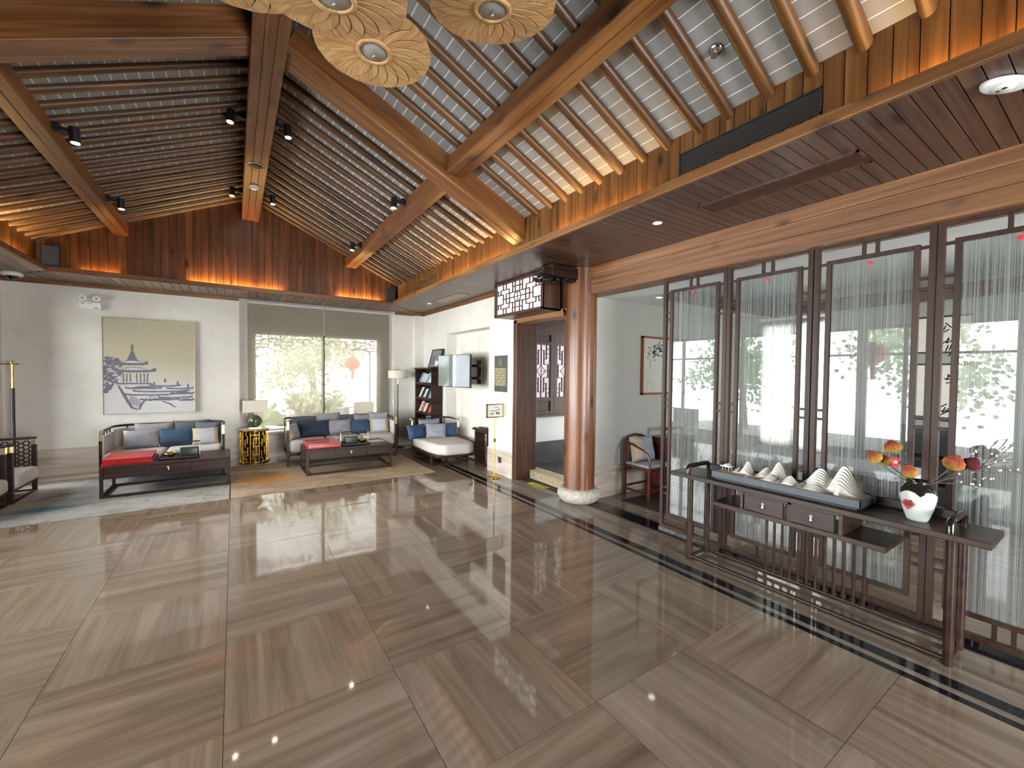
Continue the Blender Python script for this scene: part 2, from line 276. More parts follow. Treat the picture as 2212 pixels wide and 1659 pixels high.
# ------------------------------------------------------------------ mesh helpers
class MB:
    def __init__(s): s.v = []; s.f = []; s.m = []; s.s = []
    def add(s, vs, fs, mi=0, sm=False):
        b = len(s.v); s.v += [tuple(v) for v in vs]
        for k in fs: s.f.append([b+i for i in k]); s.m.append(mi); s.s.append(sm)
        return s
    def box(s, x0, x1, y0, y1, z0, z1, mi=0):
        v = [(x0,y0,z0),(x1,y0,z0),(x1,y1,z0),(x0,y1,z0),(x0,y0,z1),(x1,y0,z1),(x1,y1,z1),(x0,y1,z1)]
        return s.add(v, [(0,3,2,1),(4,5,6,7),(0,1,5,4),(1,2,6,5),(2,3,7,6),(3,0,4,7)], mi)
    def hexa(s, v, mi=0): return s.add(v, [(0,3,2,1),(4,5,6,7),(0,1,5,4),(1,2,6,5),(2,3,7,6),(3,0,4,7)], mi)
    def bar(s, p, q, w, h, up=(0,0,1), mi=0):
        p, q, up = Vector(p), Vector(q), Vector(up); d = (q-p).normalized(); a = d.cross(up)
        if a.length < 1e-6: a = d.cross(Vector((1,0,0)))
        a.normalize(); b = a.cross(d); a *= w/2; b *= h/2
        return s.hexa([p-a-b, p+a-b, q+a-b, q-a-b, p-a+b, p+a+b, q+a+b, q-a+b], mi)
    def cyl(s, p, q, r0, r1=None, n=12, cap=True, mi=0):
        p, q = Vector(p), Vector(q); r1 = r0 if r1 is None else r1; d = (q-p).normalized()
        a = d.orthogonal().normalized(); b = d.cross(a); v = []
        for c, r in ((p, r0), (q, r1)): v += [c+a*(r*math.cos(t))+b*(r*math.sin(t)) for t in [2*math.pi*i/n for i in range(n)]]
        s.add(v, [(i, (i+1) % n, n+(i+1) % n, n+i) for i in range(n)], mi, True)
        if cap: s.add(v[:n], [tuple(range(n-1, -1, -1))], mi); s.add(v[n:], [tuple(range(n))], mi)
        return s
    def tube(s, pts, r, n=8, closed=False, mi=0, rs=None):
        P = [Vector(p) for p in pts]; N = len(P); v = []; prev = None
        for i, p in enumerate(P):
            if closed: d = P[(i+1) % N]-P[i-1]
            else: d = P[min(i+1, N-1)]-P[max(i-1, 0)]
            d.normalize()
            if prev is None: a = d.orthogonal().normalized()
            else:
                a = prev-d*prev.dot(d); a = a.normalized() if a.length > 1e-6 else d.orthogonal().normalized()
            prev = a; b = d.cross(a); rr = rs[i] if rs else r
            v += [p+a*(rr*math.cos(t))+b*(rr*math.sin(t)) for t in [2*math.pi*k/n for k in range(n)]]
        fs = []
        for i in range(N if closed else N-1):
            j = (i+1) % N
            fs += [(i*n+k, i*n+(k+1) % n, j*n+(k+1) % n, j*n+k) for k in range(n)]
        s.add(v, fs, mi, True)
        if not closed: s.add(v[:n], [tuple(range(n-1, -1, -1))], mi); s.add(v[-n:], [tuple(range(n))], mi)
        return s
    def lathe(s, prof, n=24, c=(0,0,0), mi=0, cap=True):
        v = []
        for r, z in prof: v += [(c[0]+r*math.cos(2*math.pi*k/n), c[1]+r*math.sin(2*math.pi*k/n), c[2]+z) for k in range(n)]
        s.add(v, [(i*n+k, i*n+(k+1) % n, (i+1)*n+(k+1) % n, (i+1)*n+k) for i in range(len(prof)-1) for k in range(n)], mi, True)
        if cap:
            if prof[0][0] > 1e-4: s.add(v[:n], [tuple(range(n-1, -1, -1))], mi)
            if prof[-1][0] > 1e-4: s.add(v[-n:], [tuple(range(n))], mi)
        return s
    def prism(s, poly, ax, t0, t1, mi=0):          # poly in the two other axes, extruded along ax
        n = len(poly)
        def P(a, b, t): return {'x': (t, a, b), 'y': (a, t, b), 'z': (a, b, t)}[ax]
        v = [P(a, b, t0) for a, b in poly]+[P(a, b, t1) for a, b in poly]
        return s.add(v, [tuple(range(n-1, -1, -1)), tuple(range(n, 2*n))]+[(i, (i+1) % n, n+(i+1) % n, n+i) for i in range(n)], mi)
    def sphere(s, c, r, n=12, m=8, mi=0, sq=(1,1,1)):
        pr = [(math.sin(math.pi*i/m), -math.cos(math.pi*i/m)) for i in range(m+1)]; v = []
        for a, z in pr: v += [(c[0]+r*sq[0]*a*math.cos(2*math.pi*k/n), c[1]+r*sq[1]*a*math.sin(2*math.pi*k/n), c[2]+r*sq[2]*z) for k in range(n)]
        return s.add(v, [(i*n+k, i*n+(k+1) % n, (i+1)*n+(k+1) % n, (i+1)*n+k) for i in range(m) for k in range(n)], mi, True)
    def mesh(s, name, mats):
        me = bpy.data.meshes.new(name); me.from_pydata(s.v, [], s.f)
        for m in (mats if isinstance(mats, (list, tuple)) else [mats]): me.materials.append(MATS[m])
        me.polygons.foreach_set('material_index', s.m); me.polygons.foreach_set('use_smooth', s.s)
        bm = bmesh.new(); bm.from_mesh(me); bmesh.ops.recalc_face_normals(bm, faces=bm.faces); bm.to_mesh(me); bm.free(); me.update(); return me
    def build(s, name, mats, parent=None, loc=(0,0,0), rot=None, bevel=0, seg=2):
        return link(name, s.mesh(name, mats), parent, loc, rot, bevel, seg)
def link(name, me, parent=None, loc=(0,0,0), rot=None, bevel=0, seg=2):
    o = bpy.data.objects.new(name, me); COL.objects.link(o); o.location = loc
    if rot: o.rotation_euler = rot
    if parent: o.parent = parent
    if bevel:
        b = o.modifiers.new('edge', 'BEVEL'); b.width = bevel; b.segments = seg; b.limit_method = 'ANGLE'
        if seg > 2:
            for p in me.polygons: p.use_smooth = True
    return o
def tag(o, label, cat=None, group=None, kind=None):
    o['label'] = label
    if cat: o['category'] = cat
    if group: o['group'] = group
    if kind: o['kind'] = kind
    return o
def thing(name, label, cat, loc=(0,0,0), rz=0, group=None, kind=None):
    o = bpy.data.objects.new(name, None); COL.objects.link(o); o.location = loc; o.rotation_euler = (0,0,rz); o.empty_display_size = .05
    return tag(o, label, cat, group, kind)
def dup(root, loc, rz, label, group=None):
    r = root.copy(); COL.objects.link(r); r.location = loc; r.rotation_euler = (0,0,rz); r['label'] = label
    if group: r['group'] = group
    for ch in list(root.children):
        c = ch.copy(); COL.objects.link(c); c.parent = r
        for g in list(ch.children):
            d = g.copy(); COL.objects.link(d); d.parent = c
    return r
def part(parent, name, mat, fn, bevel=0, seg=2, **kw):
    b = MB(); fn(b); return b.build(name, mat, parent, bevel=bevel, seg=seg, **kw)
def text(name, s, size, mat, parent, loc, rot, ext=.0008):
    c = bpy.data.curves.new(name, 'FONT'); c.body = s; c.size = size; c.extrude = ext; c.align_x = 'CENTER'; c.align_y = 'CENTER'
    t = bpy.data.objects.new(name, c); COL.objects.link(t); dg = bpy.context.evaluated_depsgraph_get(); me = bpy.data.meshes.new_from_object(t.evaluated_get(dg)); bpy.data.objects.remove(t)
    me.materials.clear(); me.materials.append(MATS[mat]); o = link(name, me, parent, loc, rot); o['kind'] = 'stuff'; return o
def structure(name, label, mat, fn, bevel=0, cat=None):
    b = MB(); fn(b); return tag(b.build(name, mat, bevel=bevel), label, cat or name.split('_')[0], kind='structure')
# ------------------------------------------------------------------ the room: measures in metres, floor at 0
XC, SL, ZR = .232, .455, 4.20              # ridge line, slope, height of the log undersides at the ridge
YF, YB, XW = -3.0, 8.66, 3.40              # front wall with the added fill doors, window wall, TV wall
def zlog(x): return ZR-SL*abs(x-XC)
# floor: slab, then every stone tile of the chequered field
floor = structure('floor', 'polished veined stone floor with chequered tiles and dark border lines', 'grout', lambda b: b.box(-2.75, 7.0, YF-.1, 8.9, -.12, -.006), cat='floor')
T, X0, Y0 = .733, -.045, 2.12
tile = MB(); h = T/2-.0012
tile.hexa([(-h,-h,-.012),(h,-h,-.012),(h,h,-.012),(-h,h,-.012),(-h,-h,0),(h,-h,0),(h,h,0),(-h,h,0)]); tile = tile.mesh('tile', 'floor_stone')
for i in range(-4, 4):
    for j in range(-5, 9):
        xa, xb = max(X0+T*i, -2.70), X0+T*(i+1)
        ya, yb = Y0+T*j, min(Y0+T*(j+1), 8.2)
        if yb-ya < .05 or xb-xa < .05: continue
        rz = H if (i+j) % 2 == 0 else 0
        o = link('tile', tile, floor, ((xa+xb)/2, (ya+yb)/2, 0), (0, 0, rz)); sx, sy = (xb-xa)/T, (yb-ya)/T
        o.scale = (sy, sx, 1) if rz else (sx, sy, 1)
XL = X0+4*T
part(floor, 'dark_line', 'dark_granite', lambda b: b.box(XL, XL+.05, YF, 8.2, -.012, 0))
part(floor, 'dark_line', 'dark_granite', lambda b: b.box(XL+.10, XL+.185, YF, 8.2, -.012, 0))
part(floor, 'pale_line', 'border_stone', lambda b: b.box(XL+.052, XL+.098, YF, 8.2, -.012, 0))
part(floor, 'dark_line', 'dark_granite', lambda b: b.box(-2.7, XL+.185, 8.2, 8.24, -.012, 0))
for k in range(13):
    y0 = YF+k*.9; part(floor, 'border_slab', 'border_stone', lambda b: b.box(XL+.187, 3.488, y0+.001, min(y0+.899, 8.66), -.012, 0))
for k in range(8):
    x0 = -2.7+k*.75; part(floor, 'border_slab', 'base_stone_x', lambda b: b.box(x0+.001, min(x0+.749, XL+.185), 8.242, 8.66, -.012, 0))
part(floor, 'threshold', 'dark_granite', lambda b: b.box(3.49, 3.69, -.2, 3.62, -.012, .004))
for k in range(4):
    for j in range(6):
        x0, y0 = 3.692+k*.82, -1+j*.8; part(floor, 'border_slab', 'border_stone', lambda b: b.box(x0, x0+.818, y0, min(y0+.798, 3.74), -.012, 0))
# walls
def wall_back(b):
    b.box(-2.8, .08, YB, YB+.25, 0, 4.2); b.box(2.80, 3.8, YB, YB+.25, 0, 4.2)
    b.box(.08, .29, YB+.07, YB+.25, 0, 4.2); b.box(2.52, 2.80, YB+.07, YB+.25, 0, 4.2); b.box(.29, 2.52, YB+.07, YB+.25, 2.23, 4.2); b.box(.29, 2.52, YB+.02, YB+.25, 0, .45)
structure('wall_back', 'cream plaster wall with the wide shaded window and ink canvas', 'plaster', wall_back)
structure('wall_pilaster', 'narrow plaster pilaster in the corner beside the bookcase', 'plaster', lambda b: b.box(3.2, XW, 8.55, YB, 0, 2.80), cat='wall')
def wall_right(b):
    b.box(XW, 3.75, 7.41, YB, 0, 2.95); b.box(XW, 3.75, 5.78, 7.41, 2.29, 2.95); b.box(3.62, 3.75, 5.78, 7.41, 0, 2.29); b.box(XW, 3.75, 5.07, 5.78, 0, 2.95); b.box(XW+.02, 3.75, 3.80, 5.07, 2.34, 2.95)
structure('wall_right', 'cream plaster wall with a shallow niche behind the television', 'plaster', wall_right)
structure('wall_front', 'plaster wall around the added glazed fill doors', 'plaster', lambda b: (b.box(-2.8, .6, YF-.2, YF, 0, 4.3), b.box(2.9, 3.8, YF-.2, YF, 0, 4.3), b.box(.6, 2.9, YF-.2, YF, 2.4, 4.3)))
structure('wall_side_right', 'plaster wall past the end of the glass screens', 'plaster', lambda b: b.box(3.58, 3.75, YF, .03, 0, 2.95))
def wall_left(b):
    b.box(-2.8, -2.65, YF, 1.0, 0, 2.95); b.box(-2.8, -2.65, 8.30, YB, 0, 2.95); b.box(-2.8, -2.65, 1.0, 8.3, 2.5, 2.95); b.box(-2.8, -2.65, 1.0, 8.3, 0, .12)
structure('wall_left', 'plaster wall with the tall window at the far corner', 'plaster', wall_left)
def tea_walls(b):
    b.box(3.69, 7.1, 3.74, 3.90, 0, 2.95); b.box(6.95, 7.15, -1, 2.40, 0, 2.95); b.box(6.95, 7.15, 3.36, 3.74, 0, 2.95); b.box(6.95, 7.15, 2.40, 3.36, 2.36, 2.95); b.box(6.95, 7.15, 2.4, 3.36, 0, .48)
    b.box(3.75, 4.7, -1.15, -1, 0, 2.95); b.box(5.7, 7.15, -1.15, -1, 0, 2.95); b.box(4.7, 5.7, -1.15, -1, 2.1, 2.95); b.box(4.7, 5.7, -1.15, -1, 0, .8)
structure('wall_tea_room', 'pale grey walls of the tea room behind the glass screens', 'plaster_grey', tea_walls)
def passage(b):
    b.box(3.75, 3.92, 5.30, 5.42, .46, 2.45); b.box(5.3, 6.2, 5.30, 5.42, .46, 2.45); b.box(3.92, 5.3, 5.30, 5.42, .46, .88); b.box(3.92, 5.3, 5.3, 5.42, 2.24, 2.45); b.box(6.1, 6.25, 4.6, 5.42, .1, 2.45)  # unseen end wall left part open so daylight lifts the passage
structure('wall_passage', 'white wall under the lattice windows beyond the doorway', 'white_wall', passage)
structure('baseboard_passage', 'black stone plinth along the passage wall', 'slate', lambda b: b.box(3.70, 6.1, 5.26, 5.34, .1, .46), cat='baseboard')
structure('floor_passage', 'dark stone paving in the passage beyond the doorway', 'slate', lambda b: b.box(3.88, 6.2, 3.9, 5.3, -.1, .12), cat='floor')
structure('ceiling_passage', 'dark wooden ceiling over the passage', 'door_wood', lambda b: b.box(3.6, 6.2, 3.9, 5.42, 2.40, 2.46), cat='ceiling')
structure('baseboard_back', 'cream stone skirting with horizontal veins under the canvas', 'base_stone_x', lambda b: (b.box(-2.65, .08, YB-.02, YB, 0, .385), b.box(2.80, 3.2, YB-.02, YB, 0, .385), b.box(.08, 2.8, YB, YB+.03, 0, .385)), cat='baseboard')
structure('baseboard_right', 'cream stone skirting along the television wall', 'base_stone_y', lambda b: (b.box(XW-.02, XW, 5.07, 5.78, 0, .375), b.box(XW-.02, XW, 7.41, 8.55, 0, .375), b.box(3.60, 3.62, 5.78, 7.41, 0, .375)), cat='baseboard')
structure('baseboard_tea_room', 'cream stone skirting behind the redwood armchair', 'base_stone_x', lambda b: b.box(3.70, 6.95, 3.72, 3.74, 0, .38), cat='baseboard')
# roof: white backing, boards along the ridge, log rafters, beams
RX0, RX1 = -2.2, 2.66
def roof(b):
    for s, xe in ((1, RX1), (-1, RX0)):
        z0, z1 = ZR+.0582, ZR+.0582-SL*abs(xe-XC)
        b.hexa([(XC,YF,z0),(xe,YF,z1),(xe,8.1,z1),(XC,8.1,z0),(XC,YF,z0+.06),(xe,YF,z1+.06),(xe,8.1,z1+.06),(XC,8.1,z0+.06)])
ceiling = structure('ceiling', 'pitched timber ceiling with log rafters and pale boards', 'white_backing', roof, cat='ceiling')
ang = math.atan(SL); DX = .0833
bl = DX/math.cos(ang)-.007
board = MB().box(-bl/2, bl/2, YF, 8.05, 0, .009).mesh('ceiling_board', 'board_wood')
for s in (1, -1):
    for k in range(29):
        d = (k+.5)*DX+.01; link('ceiling_board', board, ceiling, (XC+s*d, 0, ZR+.056-SL*d), (0, s*ang, 0))
def log_mesh(L, seed):
    rnd = random.Random(seed); b = MB(); N, n = 9, 12; ph = rnd.random()*6; pts = []; rs = []
    for i in range(N):
        t = i/(N-1); pts.append((t*L, .004*math.sin(ph+5*t), .004*math.cos(ph+4*t))); rs.append(.034+.003*math.sin(ph+7*t))
    b.tube(pts, .037, n, rs=rs); return b.mesh('rafter_log', 'log_x')
LR = (2.60-XC)/math.cos(ang)-.02
logs = [log_mesh(LR, k) for k in range(5)]; LL = (XC+2.12)/math.cos(ang)-.02; logsl = [log_mesh(LL, k+9) for k in range(5)]
ys = [.573+.2206*k for k in range(14)]+[4.11+.2135*k for k in range(18)]+[.573-.2206*k for k in range(1, 10)]
for q, y in enumerate(ys):
    jit = random.uniform(-.008, .008)
    for s, ms in ((1, logs), (-1, logsl)):
        o = link('rafter_log', ms[q % 5], ceiling, (XC+s*.02, y+jit, ZR+.037-SL*.02), (random.random()*6, s*ang, 0 if s > 0 else math.pi))
        o.rotation_euler = (Matrix.Rotation(0 if s > 0 else math.pi, 3, 'Z') @ Matrix.Rotation(ang, 3, 'Y') @ Matrix.Rotation(random.random()*6, 3, 'X')).to_euler()
part(ceiling, 'ridge_beam', 'pine_y', lambda b: (b.box(.117, .1915, YF, 8.0, 3.93, 4.19), b.box(.1935, .2685, YF, 8.0, 3.93, 4.19), b.box(.2705, .345, YF, 8.0, 3.93, 4.19)), bevel=.004)
for x0, x1 in ((1.663, 1.845), (-1.382, -1.216)):
    part(ceiling, 'purlin', 'pine_y', lambda b: (b.box(x0, (x0+x1)/2-.001, YF, 7.98, 3.407, 3.55), b.box((x0+x1)/2+.001, x1, YF, 7.98, 3.407, 3.55)), bevel=.006)
    part(ceiling, 'purlin_blocking', 'log_x', lambda b: b.box(x0+.03, x1-.03, YF, 7.98, 3.5, zlog((x0+x1)/2)+.05))
for yy in (3.65, -.65):
    for s, xe in ((1, 2.57), (-1, -2.1)):
        L = (abs(xe-XC)-.09)/math.cos(ang); zs = ZR-.18-SL*.09
        o = part(ceiling, 'principal_rafter', 'pine_x', lambda b: (b.box(0, L, 0, .107, 0, .23), b.box(0, L, .109, .216, 0, .23)), bevel=.006)
        o.matrix_local = Matrix.Translation((XC+s*.09, yy if s > 0 else yy+.216, zs)) @ (Matrix.Rotation(0 if s > 0 else math.pi, 4, 'Z') @ Matrix.Rotation(ang, 4, 'Y'))
# fascia boards above the ledge, gable, and the cove ledge
fr = structure('wall_fascia_right', 'plank-clad fascia under the log ends', 'ledge_y', lambda b: b.box(2.585, 2.66, YF, 8.05, 2.83, 3.25), cat='wall')
fl = structure('wall_fascia_left', 'plank-clad fascia over the corner loudspeaker', 'ledge_y', lambda b: b.box(-2.19, -2.115, YF, 8.05, 2.83, 3.25), cat='wall')
gb = structure('wall_gable', 'dark plank gable under the end of the pitched ceiling', 'ledge_x', lambda b: b.prism([(-2.2, 2.865), (2.66, 2.865), (2.66, 3.2), (XC, 4.3), (-2.2, 3.2)], 'y', 7.93, 8.05), cat='wall')
PW = .093
pm = MB().box(-.02, 0, -PW/2+.0022, PW/2-.0022, 0, .40).mesh('plank', 'pine_z')
pml = MB().box(0, .02, -PW/2+.0022, PW/2-.0022, 0, .40).mesh('plank', 'pine_z')
y = -.2
while y < 7.88:
    link('plank', pm, fr, (2.585, y, 2.83))
    if y > 4.4: link('plank', pml, fl, (-2.115, y, 2.83))
    y += PW
x = -2.08
while x < 2.56:
    a, c = x+.002, x+PW-.002; za, zc = zlog(a)+.08, zlog(c)+.08
    b = MB(); b.hexa([(a,7.905,2.83),(c,7.905,2.83),(c,7.93,2.83),(a,7.93,2.83),(a,7.905,za),(c,7.905,zc),(c,7.93,zc),(a,7.93,za)]); b.build('plank', 'gable_z', gb); x += PW
def ledge(b, ax):
    if ax == 'r': b.box(2.46, 2.49, YF, 7.83, 2.797, 2.862); b.box(2.46, 2.60, YF, 7.83, 2.8205, 2.829)
    if ax == 'l': b.box(-2.02, -1.99, YF, 7.83, 2.797, 2.862); b.box(-2.13, -1.99, YF, 7.83, 2.8205, 2.829)
    if ax == 'b': b.box(-2.02, 2.49, 7.80, 7.83, 2.796, 2.863); b.box(-2.02, 2.49, 7.80, 7.94, 2.8205, 2.829)
structure('trim_1', 'pine ledge lip hiding the cove light under the log ends', 'ledge_y', lambda b: ledge(b, 'r'), bevel=.004)
structure('trim_2', 'dark ledge lip over the smooth soffit at the left', 'ledge_x', lambda b: ledge(b, 'l'), bevel=.004)
structure('trim_3', 'dark ledge lip hiding the cove light under the gable', 'ledge_x', lambda b: ledge(b, 'b'), bevel=.004)
def cove(lab, x0, x1, y0, y1, pw=5):
    o = thing('led_strip', lab, 'light strip', ((x0+x1)/2, (y0+y1)/2, 2.829), group='cove light strips'); w, d = (x1-x0)/2, (y1-y0)/2
    part(o, 'channel', 'white_plastic', lambda b: b.box(-w-.002, w+.002, -d-.002, d+.002, 0, .004)); part(o, 'diodes', 'led_strip', lambda b: b.box(-w, w, -d, d, .004, .010))
    l = bpy.data.lights.new('strip_light', 'AREA'); l.shape = 'RECTANGLE'; l.size = 2*w; l.size_y = 2*d; l.color = (1, .62, .20); l.energy = pw*max(2*w, 2*d)
    q = bpy.data.objects.new('strip_light', l); COL.objects.link(q); q.parent = o; q.location = (0, 0, .012); q.rotation_euler = (math.pi, 0, 0)
cove('amber cove light strip under the gable centre', -.52, .66, 7.862, 7.877, 14); cove('amber cove light strip beside the black corner loudspeaker', 1.52, 2.28, 7.862, 7.877, 12)
cove('faint amber cove light strip over the canvas', -1.72, -1.3, 7.862, 7.877, 4); cove('amber cove light strip under the log ends', 2.527, 2.542, 2.05, 3.15, 3.5)
cove('amber cove light strip past the sloping beam', 2.527, 2.542, 3.9, 5.8, 4); cove('amber cove light strip past the black air grille', 2.527, 2.542, -.3, .72, 3.5); cove('amber cove light strip at the left fascia', -2.077, -2.062, 6.3, 7.5)
# soffits
sr = structure('ceiling_soffit_right', 'dark boarded soffit between the ledge and the glass screens', 'dark_granite', lambda b: b.box(2.60, 3.75, YF, YB, 2.822, 2.86), cat='ceiling')
sb = structure('ceiling_soffit_back', 'pale boarded soffit above the window wall', 'dark_granite', lambda b: b.box(-2.75, 3.75, 7.94, YB+.1, 2.823, 2.86), cat='ceiling')
structure('ceiling_soffit_left', 'smooth pale timber soffit at the left edge', 'soffit_light_y', lambda b: b.prism([(-2.66, YF), (-2.02, YF), (-2.02, 7.8), (-2.66, 8.6)], 'z', 2.80, 2.82), cat='ceiling')
BW = .0712; y = -.25
while y < 8.60:
    e = max(0, (y-7.8)/.86*.94); x0 = 2.49+max(0, e)
    if 3.55-x0 > .03:
        b = MB(); b.box(x0, 3.55, y+.0022, y+BW-.0022, 2.80, 2.82); b.build('soffit_board', 'soffit_x', sr)
    y += BW
x = -2.64
while x < 3.4:
    ya = 7.83; 
    if x > 2.46: ya = 7.83+(x-2.46)/.94*.83
    if x < -1.99: ya = 7.8+(-1.99-x)/.66*.8
    if YB-ya > .02:
        b = MB(); b.box(x+.003, x+.107, ya, YB+.06, 2.80, 2.82); b.build('soffit_board', 'soffit_y', sb)
    x += .11
structure('trim_4', 'brown cornice strip over the canvas wall', 'ledge_x', lambda b: b.box(-2.65, .08, YB-.03, YB, 2.745, 2.80))
structure('trim_5', 'brown cornice strip over the television wall', 'ledge_y', lambda b: (b.box(XW-.03, XW, 5.10, 8.55, 2.745, 2.80), b.box(2.8, 3.2, YB-.03, YB, 2.745, 2.80), b.box(3.17, 3.2, 8.52, YB, 2.745, 2.80), b.box(3.2, XW, 8.52, 8.55, 2.745, 2.80)))
structure('trim_6', 'heavy knotty pine beam above the glass screens', 'pine_bright_y', lambda b: (b.box(3.50, 3.74, YF, 3.74, 2.49, 2.598), b.box(3.5005, 3.74, YF, 3.74, 2.6, 2.708), b.box(3.50, 3.74, YF, 3.74, 2.71, 2.81)), bevel=.004, cat='beam')
# tea room ceiling
structure('ceiling_tea_room', 'white ceiling of the tea room behind the glass screens', 'ceiling_white', lambda b: (b.box(3.74, 7.1, -1.1, 3.9, 2.78, 2.84), b.box(3.74, 7.1, 3.10, 3.74, 2.50, 2.55), b.box(3.74, 4.2, -1, 3.1, 2.50, 2.55)), cat='ceiling')
structure('trim_7', 'brown ceiling beam running round the tea room', 'soffit_x', lambda b: (b.box(4.2, 6.75, 3.03, 3.10, 2.42, 2.56), b.box(6.68, 6.75, -1, 3.1, 2.44, 2.60)), cat='beam')
# column on its stone
col = thing('column', 'round knotty timber column standing on a pale stone drum', 'column', (3.53, 3.80, 0), kind='structure')
part(col, 'shaft', 'column_z', lambda b: b.lathe([(.186, .14), (.19, .5), (.19, 1.6), (.186, 2.5), (.184, 2.80)], 40))
part(col, 'stone_base', 'rough_stone', lambda b: b.lathe([(.0, 0), (.20, 0), (.235, .03), (.262, .075), (.262, .11), (.24, .15), (.2, .168), (.0, .168)], 40))
# doorway
dr = thing('door_1', 'dark brown timber doorway opening onto the passage', 'doorway', (0, 0, 0), kind='structure')
part(dr, 'jamb', 'door_wood', lambda b: b.box(XW-.01, 3.76, 4.99, 5.068, 0, 2.34), bevel=.004)
part(dr, 'jamb', 'door_wood', lambda b: b.box(XW+.05, 3.64, 3.91, 3.97, 0, 2.34), bevel=.004)
part(dr, 'architrave', 'brass', lambda b: b.box(XW-.012, XW+.01, 5.06, 5.072, 0, 2.33))
part(dr, 'lintel', 'ledge_y', lambda b: (b.box(XW-.01, 3.62, 3.97, 5.06, 2.27, 2.35), b.box(XW-.02, 3.5, 3.97, 5.06, 2.31, 2.36)), bevel=.004)
part(dr, 'over_panel', 'door_wood', lambda b: b.box(XW-.004, XW+.019, 3.86, 5.069, 2.352, 2.798)); part(dr, 'step', 'step_stone', lambda b: b.box(3.65, 3.88, 3.92, 5.26, -.01, .12), bevel=.012)
part(dr, 'dark_sill', 'slate', lambda b: b.box(3.49, 3.65, 3.9, 4.99, -.01, .003))
# ------------------------------------------------------------------ windows
def latt(b, segs, P, w, d, n=(0, 1, 0)):
    # bars of a fretwork: segs in 2D, P maps (u, v) to space, n is the depth direction
    for (u0, v0, u1, v1) in segs: b.bar(P(u0, v0), P(u1, v1), w, d, up=n)
w1 = thing('window_1', 'wide window with a hanging fretwork lattice behind the roller blinds', 'window', kind='structure')
part(w1, 'frame', 'white_plastic', lambda b: (b.box(.29, .33, 8.80, 8.86, .45, 2.23), b.box(2.48, 2.52, 8.80, 8.86, .45, 2.23), b.box(.29, 2.52, 8.80, 8.86, 2.20, 2.23), b.box(.29, 2.52, 8.80, 8.86, .45, .49)))
part(w1, 'mullion', 'screen_wood', lambda b: b.box(1.425, 1.475, 8.79, 8.87, .45, 2.23))
part(w1, 'sill', 'white_plastic', lambda b: b.box(.2, 2.6, YB-.03, 8.80, .42, .455), bevel=.004)
part(w1, 'pane', 'glass', lambda b: b.box(.33, 1.43, 8.825, 8.831, .49, 2.2))
part(w1, 'pane', 'glass', lambda b: b.box(1.46, 2.48, 8.825, 8.831, .49, 2.2))
def top_fret(b):
    S = []
    L = [(0,9.2,2.2,9.2),(2.2,9.2,2.2,10),(0,6.6,2.2,6.6),(2.2,5.2,2.2,7.6),(2.2,7.6,4.6,7.6),(4.6,6,4.6,10),(0,4.6,4.6,4.6),(4.6,4.6,4.6,2.6),(0,2.6,4.6,2.6),(4.6,8,9,8),(4.6,6,6.8,6),(9,2.6,9,10),(6.8,6,6.8,4.2),(6.8,4.2,9,4.2),(9,2.6,11.2,2.6),(9,6.4,13.2,6.4),(11.2,2.6,11.2,4.4),(11.2,4.4,13.2,4.4),(13.2,4.4,13.2,8.2),(13.2,8.2,17,8.2),(15.2,6.4,15.2,8.2),(15.2,6.4,17.6,6.4),(17.6,4.8,17.6,8.2),(17.6,8.2,20,8.2),(20,6.2,20,8.2),(20,6.2,22,6.2)]
    for a, c, d, e in L: S += [(a, c, d, e), (48-a, c, 48-d, e)]
    P = lambda u, v: (.33+u/48*2.15, 8.95, 1.90+v/10*.30)
    latt(b, S, P, .02, .03)
part(w1, 'fretwork', 'screen_wood', top_fret)
def blind(x0, x1, lab):
    o = thing('roller_blind', lab, 'blind', ((x0+x1)/2, 8.695, 0), group='roller blinds'); w = (x1-x0)/2
    part(o, 'cloth', 'blind_cloth', lambda b: b.box(-w, w, -.001, .001, .55, 2.75)); part(o, 'hem_bar', 'pale_brass', lambda b: b.box(-w, w, -.008, .008, .535, .56), bevel=.003)
    part(o, 'roller', 'fabric_light', lambda b: b.cyl((-w, .0, 2.755), (w, .0, 2.755), .028, n=12))
blind(.205, 1.435, 'pale woven roller blind over the table lamp side of the window'); blind(1.46, 2.70, 'pale woven roller blind over the floor lamp side of the window')
def chain(b): b.cyl((2.755, 8.67, .9), (2.755, 8.67, 2.7), .004, n=6); b.cyl((2.765, 8.66, .88), (2.765, 8.66, .96), .012, n=8)
b = MB(); chain(b); tag(b.build('blind_cord', 'white_plastic'), 'thin white pull cord hanging beside the roller blind', 'cord')
w2 = thing('window_2', 'tall bright side window reaching the far left corner', 'window', kind='structure')
def w2f(b):
    for y in (1.0, 2.3, 3.6, 5.16, 6.7, 8.24): b.box(-2.76, -2.69, y, y+.06, .12, 2.5)
    b.box(-2.76, -2.69, 1.0, 8.3, .12, .18); b.box(-2.76, -2.69, 1.0, 8.3, 2.44, 2.5); b.box(-2.75, -2.70, 1.0, 8.3, 1.95, 1.99)
part(w2, 'frame', 'screen_wood', w2f)
for y in (1.06, 2.36): part(w2, 'pane', 'glass', lambda b: b.box(-2.728, -2.722, y, y+1.24, .18, 2.44))
for y in (3.66, 5.22, 6.76): part(w2, 'pane', 'glass', lambda b: b.box(-2.728, -2.722, y, y+1.5, .18, 2.44))
d2 = thing('fill_door', 'unseen glazed doors with dark frames, added as fill light', 'door', kind='structure')  # added behind the camera, placed so daylight fills the right of the hall
